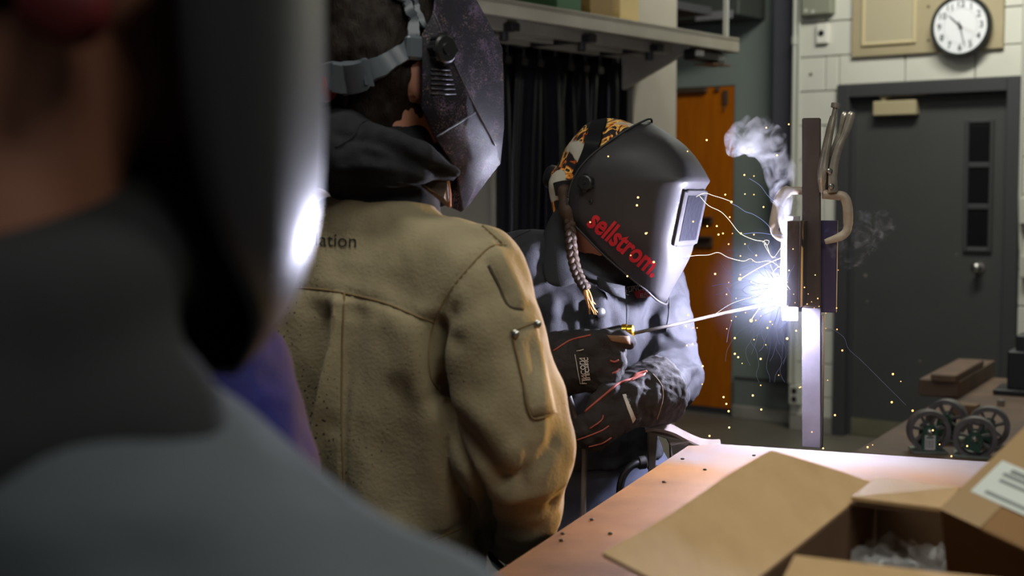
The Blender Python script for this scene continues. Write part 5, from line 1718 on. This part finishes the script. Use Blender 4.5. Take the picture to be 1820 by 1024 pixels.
s = SDF().chain([Pl(945, 668, 2.64), Pl(985, 652, 2.615), Pl(1018, 640, 2.595)], [.058, .056, .050], .02)
s.cap(Pl(1018, 640, 2.595), Pl(1060, 632, 2.575), .048, .036, .03).cap(Pl(1040, 660, 2.58), Pl(1068, 662, 2.57), .036, .030, .02).cap(Pl(1050, 625, 2.575), Pl(1075, 672, 2.568), .032, .03, .02)
for (y, r_) in ((624, .0165), (643, .0168), (661, .016), (678, .0145)):
    x1 = 1099 - abs(y - 640) * .18
    s.chain([Pl(1066, y, 2.56), Pl(x1 - 6, y - 1, 2.556), Pl(x1 + 1, y + 3, 2.578), Pl(x1 - 14, y + 5, 2.60)], [r_, r_, r_ * .95, r_ * .85], .005, .010)
s.chain([Pl(1040, 612, 2.565), Pl(1075, 602, 2.552), Pl(1102, 602, 2.553), Pl(1119, 607, 2.562)], [.021, .0165, .0155, .0125], .006, .02)
lo, hi = bounds([Pl(945, 668, 2.64), Pl(1120, 600, 2.6), Pl(1090, 690, 2.6), Pl(1100, 640, 2.55)], .075)
gr = glove('glove', s, lo, hi, 6)
grb = bvh(gr)
for ql in ([(984, 624), (1005, 610), (1020, 603), (1050, 596)], [(1084, 641), (1092, 643), (1099, 640)], [(1088, 664), (1096, 660), (1100, 655)]): seam(grb, ql, 'red_welt', M_pink, gr, .0018, .0006)
patch(grb, [(1078, 596), (1118, 598), (1120, 612), (1086, 606)], 'scorched_palm', M_tanpalm, gr, .0008, .001, 6)
lettering('lettering', 'LINCOLN', grb, (1035, 682), (-1.2, -10.8), (12.5, -.6), M_wtxt, gr, .0022, offset=.012)
lettering('lettering', 'ELECTRIC', grb, (1042, 676), (-.9, -9.3), (10, -.6), M_wtxt, gr, .0022, offset=.03)
for ql in ([(1022, 630), (1031, 681)], [(1025, 624), (1037, 621)], [(1031, 681), (1040, 680)]): seam(grb, ql, 'badge_border', M_wtxt, gr, .0006, .0014)

# electrode holder with rod, held in the right glove
eh = empty('electrode_holder', P(1090, 592, 2.585), 'brass tipped electrode holder in the raised glove with long grey rod', 'electrode holder')
h0, h1, h2 = P(1030, 606, 2.60), P(1106, 590, 2.592), P(1127, 590, 2.588)
mk('handle', G().cyl(h0, h1, .0125, .0135), M_blackp, eh, smooth=40)
mk('brass_tip', G().lathe(h1, h2 - h1, [(-.002, .012), (0, .0145), (.008, .0145), (.010, .013), (.019, .0135), (.022, .009)], 18), mat('bright_brass', srgb(214, 170, 60), .25, metal=.9, bump=.3, bscale=120), eh, smooth=30)
mk('electrode_rod', G().tube([P(1124, 593, 2.588), P(1200, 577, 2.66), P(1290, 556, 2.75), P(1382, 537, BASE.y - .02)], [.0034, .0033, .0032, .003], 10), mat('flux_rod', srgb(70, 63, 60), .8), eh, smooth=True)
mk('holder_cable', G().tube(smooth_path([h0, P(1000, 640, 2.66), P(1010, 700, 2.66), P(1030, 760, 2.64), P(1039, 800, 2.63), P(1038, 850, 2.63), P(1036, 920, 2.62), P(1030, 1100, 2.6)], 5), .0058, 8), mat('rubber_cable', srgb(84, 76, 70), .6), eh, smooth=True)

# =============================================== the person in blue, mostly hidden
M_blue = mat('royal_blue_fleece', srgb(25, 23, 104), .85, col2=srgb(19, 17, 84), nscale=20, bump=.3, bscale=300)
CB = V(-.50, 1.74, 0); FB = nd((.75, .66, 0)); RB = V(FB.y, -FB.x, 0)
blu = empty('person', CB, 'person in a royal blue sweatshirt, mostly hidden behind the nearest onlooker', 'person')
HCB = V(-.47, 1.76, 1.43)
s = SDF().ellipsoid(HCB, (.074, .094, .112), RB, FB, UP).ellipsoid(HCB + FB * .05 - UP * .075, (.045, .05, .045), RB, FB, UP).ellipsoid(HCB + FB * .098 - UP * .02, (.013, .018, .026), RB, FB, UP, .015)
s.cap(HCB - UP * .06, V(CB.x, CB.y, 1.2), .052, .06)
s.loft(V(CB.x, CB.y, .75), V(CB.x + .01, CB.y, 1.2), RB, [(0, .14, .09, 0), (.5, .13, .09, 0), (.85, .14, .085, 0), (1, .08, .06, 0)])
sRb, sLb = P(405, 660, 1.66), CB - RB * .17 + UP * 1.17
eRb, wRb = P(482, 850, 1.62), V(-.27, 1.86, .93)
s.chain([sRb, eRb, wRb], [.042, .036, .03]).chain([sLb, sLb + V(-.02, 0, -.25), sLb + V(.1, .16, -.35)], [.042, .036, .03])
legs(s, CB, FB, RB, .75, spread=.085)
lo, hi = bounds([HCB + UP * .13, HCB + FB * .12, V(CB.x, CB.y, 0), sRb, eRb, wRb, sLb, CB + RB * .22, CB - RB * .22, sLb + V(.1, .16, -.35)], .07)
mk('body', s.mesh(lo, hi, .011), M_skin, blu, smooth=True)
s = legs(SDF(), CB, FB, RB, .74, spread=.085, r=.095).ellipsoid(CB + UP * .78, (.155, .115, .15), RB, FB, UP).cut(CB + UP * .07, -UP)
mk('trousers', s.mesh(*bounds([CB + RB * .2, CB - RB * .2, CB + UP * .92], .11), .012), M_jean, blu, smooth=True)
boots(CB, FB, RB, blu, .085)
s = SDF().loft(V(CB.x, CB.y, .72), V(CB.x + .01, CB.y, 1.23), RB, [(0, .165, .118, 0), (.5, .16, .118, 0), (.8, .165, .11, 0), (.93, .12, .085, 0), (1, .07, .06, 0)])
s.chain([sRb, P(436, 750, 1.64), eRb, wRb], [.058, .058, .055, .045], .02, .03).cap(sRb, V(CB.x, CB.y, 1.2), .058, .06, .04).cap(sLb, V(CB.x, CB.y, 1.2), .058, .06, .04)
s.chain([sLb, sLb + V(-.02, 0, -.25), sLb + V(.1, .16, -.35)], [.058, .055, .045])
s.chain([P(370, 640, 1.72), P(425, 645, 1.68), P(437, 700, 1.66)], [.03, .014, .014], .02, .02)
bj = mk('sweatshirt', s.mesh(*bounds([V(CB.x, CB.y, .72) + RB * .18, V(CB.x, CB.y, .72) - RB * .18, V(CB.x, CB.y, 1.25), sRb, eRb, wRb, sLb, sLb + V(.1, .16, -.35), CB + FB * .13 + UP, CB - FB * .13 + UP], .08), .0075), M_blue, blu, smooth=True)
crumple(bj, .012, 9, 2)
s = SDF().ellipsoid(HCB - FB * .01 + UP * .012, (.085, .104, .12), RB, FB, UP).cut(HCB + FB * .05, FB - UP * .3, .02)
mk('hair', s.mesh(*bounds([HCB], .15), .008), M_hair, blu, smooth=True)

# =============================================== the nearest onlooker, out of focus
M_grey = mat('grey_work_jacket', srgb(86, 92, 97), .85, col2=srgb(76, 82, 87), nscale=10, bump=.2, bscale=300)
M_dcollar = mat('black_collar_knit', srgb(40, 41, 42), .95)
CO = V(-.24, .70, 0); FO = nd((.35, .94, 0)); RO = V(FO.y, -FO.x, 0)
onl = empty('person', CO, 'nearest onlooker, out of focus, in a grey jacket and glossy black welding helmet', 'person')
HFO = nd((.5, .87, -.03))
HO = Helm(V(-.238, .72, 1.587), HFO)
HCO = HO.C
nbO = V(-.25, .69, 1.395)
s = SDF().ellipsoid(HCO, (.074, .094, .114), HO.R, HO.F, HO.U).ellipsoid(HO.w(0, .05, -.08), (.046, .05, .048), HO.R, HO.F, HO.U).ellipsoid(HO.w(0, .098, -.02), (.013, .018, .028), HO.R, HO.F, HO.U, .015)
for sg in (-1, 1): s.ellipsoid(HO.w(sg * .078, -.01, -.03), (.010, .018, .031), HO.R, HO.F, HO.U, .010)
s.cap(HO.w(0, -.025, -.06), nbO, .058, .062)
s.loft(V(CO.x, CO.y, .8), V(CO.x - .01, CO.y, 1.34), RO, [(0, .15, .1, 0), (.5, .15, .1, 0), (.85, .12, .07, 0), (1, .06, .05, 0)])
sRo, sLo = V(-.064, .642, 1.208), CO - RO * .18 + UP * 1.27
eRo, wRo = V(-.03, .66, .98), V(-.10, .88, .97)
s.chain([sRo - UP * .02, eRo, wRo], [.04, .038, .032]).chain([sLo, sLo + V(-.03, 0, -.27), sLo + V(.1, .15, -.38)], [.05, .042, .034])
legs(s, CO, FO, RO, .82)
lo, hi = bounds([HCO + UP * .13, HO.w(0, .13, 0), HO.w(0, -.1, 0), V(CO.x, CO.y, 0), sRo, eRo, wRo, sLo, CO + RO * .22, CO - RO * .25, sLo + V(.1, .15, -.38)], .08)
mk('body', s.mesh(lo, hi, .011), mat('tanned_skin', srgb(150, 98, 76), .55), onl, smooth=True)
s = legs(SDF(), CO, FO, RO, .82, r=.1).ellipsoid(CO + UP * .85, (.165, .125, .14), RO, FO, UP).cut(CO + UP * .07, -UP)
mk('trousers', s.mesh(*bounds([CO + RO * .2, CO - RO * .2, CO + UP * .98], .12), .012), M_jean, onl, smooth=True)
boots(CO, FO, RO, onl)
s = SDF().loft(V(CO.x, CO.y, .78), V(CO.x - .01, CO.y, 1.36), RO, [(0, .19, .13, 0), (.5, .19, .13, 0), (.8, .2, .125, 0), (.92, .16, .11, 0), (1, .1, .08, 0)])
s.chain([sRo, V(-.038, .64, 1.09), eRo, wRo], [.076, .07, .064, .05], .03, .05).cap(sRo, nbO - UP * .122, .070, .066, .05).cap(sLo, nbO - UP * .105, .070, .066, .05)
s.chain([sLo, sLo + V(-.03, 0, -.27), sLo + V(.1, .15, -.38)], [.08, .07, .055], .03, .04)
oj = mk('work_jacket', s.mesh(*bounds([V(CO.x, CO.y, .78) + RO * .2, V(CO.x, CO.y, .78) - RO * .22, nbO, sRo, eRo, wRo, sLo, sLo + V(.1, .15, -.38)], .10), .009), M_grey, onl, smooth=True)
crumple(oj, .012, 6, 4)
ringo = []
for k in range(25):
    a = 2 * math.pi * k / 24
    ringo.append(nbO - RO * .015 + RO * math.cos(a) * .078 + FO * math.sin(a) * .075 + UP * (.016 + .02 * math.sin(a)))
s = SDF().chain(ringo, [.030] * 25, .01, .01).chain([nbO + RO * .07 - UP * .06, nbO - FO * .07 - UP * .05, nbO - RO * .1 - UP * .06], [.05, .055, .06], .03)
mk('collar', s.mesh(*bounds(ringo, .11), .008), M_dcollar, onl, smooth=True)
s = SDF().ellipsoid(HO.w(0, -.012, .016), (.086, .104, .12), HO.R, HO.F, HO.U).cut(HO.w(0, .02, -.02), HO.F - HO.U * .9, .02)
mk('hair', s.mesh(*bounds([HCO], .15), .008), M_hair, onl, smooth=True)
rows = [[(.088, .0, .145), (.08, .06, .155), (.045, .10, .16), (0, .112, .162)],
        [(.112, -.02, .09), (.108, .06, .1), (.056, .142, .1), (0, .158, .1)],
        [(.116, -.025, .03), (.113, .07, .03), (.062, .172, .03), (0, .188, .03)],
        [(.116, -.02, -.10), (.112, .07, -.10), (.062, .176, -.10), (0, .192, -.10)],
        [(.112, .01, -.165), (.108, .075, -.165), (.062, .168, -.162), (0, .184, -.162)],
        [(.102, .06, -.200), (.096, .09, -.205), (.055, .135, -.208), (0, .148, -.208)],
        [(.066, .080, -.230), (.058, .088, -.234), (.036, .098, -.236), (0, .106, -.236)]]
M_gl = mat('glossy_black_helmet', (.012, .011, .013), .33, spec=.5)
oh = HO.shell('welding_helmet', rows, M_gl, onl, 2, .003)
mk('lens', G().slab([HO.w(l, f, u) for l, f, u in ((-.030, .181, .03), (.030, .181, .03), (.030, .183, -.05), (-.030, .183, -.05))][::-1], .006), M_blackglass, oh, bevel=.001)
mk('pivot_knob', G().lathe(HO.w(.116, .02, .02), HO.R, [(-.004, .019), (.012, .02), (.016, .015)], 18), M_blackp, oh, smooth=30)
hg = mk('headgear_band', G().tube([HO.w(math.sin(a) * .1, math.cos(a) * .122 - .008, .025 - .03 * (1 - math.cos(a))) for a in [R(80 + 200 * k / 24) for k in range(25)]], .014, 8, flat=(.3, 1), up=HO.R), M_blackp, onl, smooth=True)
mk('ratchet_knob', G().lathe(P(108, 2, .615), V(.1, -1, 0), [(-.02, .018), (.012, .017), (.016, .012)], 16), mat('dull_red_knob', srgb(96, 24, 26), .5), hg, smooth=40)
# ------------------------------------------------------------------ welding smoke
def smoke_mat(name, dens, scale, lo, hi, seed, col=(.95, .95, 1)):
    m = bpy.data.materials.new(name)
    m.use_nodes = True
    nt = m.node_tree
    N, L = nt.nodes, nt.links
    N.clear()
    out = N.new('ShaderNodeOutputMaterial')
    sc = N.new('ShaderNodeVolumeScatter')
    sc.inputs['Color'].default_value = (*col, 1)
    tc = N.new('ShaderNodeTexCoord')
    mp = N.new('ShaderNodeMapping')
    mp.inputs['Location'].default_value = (seed, seed * .7, 0)
    n = N.new('ShaderNodeTexNoise')
    n.inputs['Scale'].default_value = scale
    n.inputs['Detail'].default_value = 3
    n.inputs['Distortion'].default_value = 1.6
    r = N.new('ShaderNodeMapRange')
    r.inputs[1].default_value, r.inputs[2].default_value = lo, hi
    r.inputs[3].default_value, r.inputs[4].default_value = 0, dens
    L.new(tc.outputs['Object'], mp.inputs[0]); L.new(mp.outputs[0], n.inputs['Vector']); L.new(n.outputs[0], r.inputs[0])
    L.new(r.outputs[0], sc.inputs['Density'])
    L.new(sc.outputs[0], out.inputs['Volume'])
    return m


def puff(name, pts, mt, label):
    s = SDF()
    q = [(P(x, y, Y), r / FPX * Y) for (x, y, Y, r) in pts]
    for i in range(len(q) - 1): s.cap(q[i][0], q[i + 1][0], q[i][1], q[i + 1][1], .012)
    a = np.array([tuple(p) for p, r in q]); rr = max(r for p, r in q) + .012
    o = mk(name, s.mesh(a.min(0) - rr, a.max(0) + rr, .006), mt, smooth=True, label=label, cat='smoke', kind='stuff')
    crumple(o, .010, 24, 3)
    return o


SY = BASE.y - .03
puff('smoke_plume', [(1402, 425, SY, 12), (1404, 390, SY, 20), (1398, 355, SY, 24), (1388, 320, SY, 24), (1380, 290, SY, 24), (1370, 262, SY, 30), (1352, 245, SY, 32), (1330, 258, SY, 22)], smoke_mat('plume_smoke', 24, 26, .46, .68, 1.3), 'thick white smoke plume rising from the arc beside the post')
puff('smoke_curl', [(1330, 262, SY, 12), (1312, 264, SY, 16), (1303, 250, SY, 13), (1316, 230, SY, 11), (1328, 216, SY, 12)], smoke_mat('curl_smoke', 32, 30, .42, .64, 4.1), 'white curl of smoke drifting left at the plume top')
puff('smoke_wisp', [(1478, 425, SY - .02, 22), (1510, 440, SY - .02, 34), (1540, 410, SY - .02, 34), (1572, 395, SY - .02, 24)], smoke_mat('wisp_smoke', 14, 34, .56, .76, 7.7, (.3, .42, 1)), 'faint blue smoke wisps drifting right of the clamp')

# haze volume added to imitate the bloom of the arc
m = bpy.data.materials.new('arc_bloom'); m.use_nodes = True
nt = m.node_tree; N, L = nt.nodes, nt.links; N.clear()
out, sc = N.new('ShaderNodeOutputMaterial'), N.new('ShaderNodeVolumeScatter')
sc.inputs['Color'].default_value = (.72, .78, 1, 1)
tcn, ln_ = N.new('ShaderNodeTexCoord'), N.new('ShaderNodeVectorMath'); ln_.operation = 'LENGTH'
L.new(tcn.outputs['Object'], ln_.inputs[0])
mr = N.new('ShaderNodeMapRange'); mr.interpolation_type = 'SMOOTHSTEP'
mr.inputs[1].default_value, mr.inputs[2].default_value, mr.inputs[3].default_value, mr.inputs[4].default_value = .0, .15, .19, 0
L.new(ln_.outputs['Value'], mr.inputs[0]); L.new(mr.outputs[0], sc.inputs['Density']); L.new(sc.outputs[0], out.inputs['Volume'])
mk('arc_bloom', G().sphere(ARC, .15, 24, 16), m, smooth=True, loc=ARC, label='thin bluish haze added for the glow around the welding arc', cat='smoke', kind='stuff')
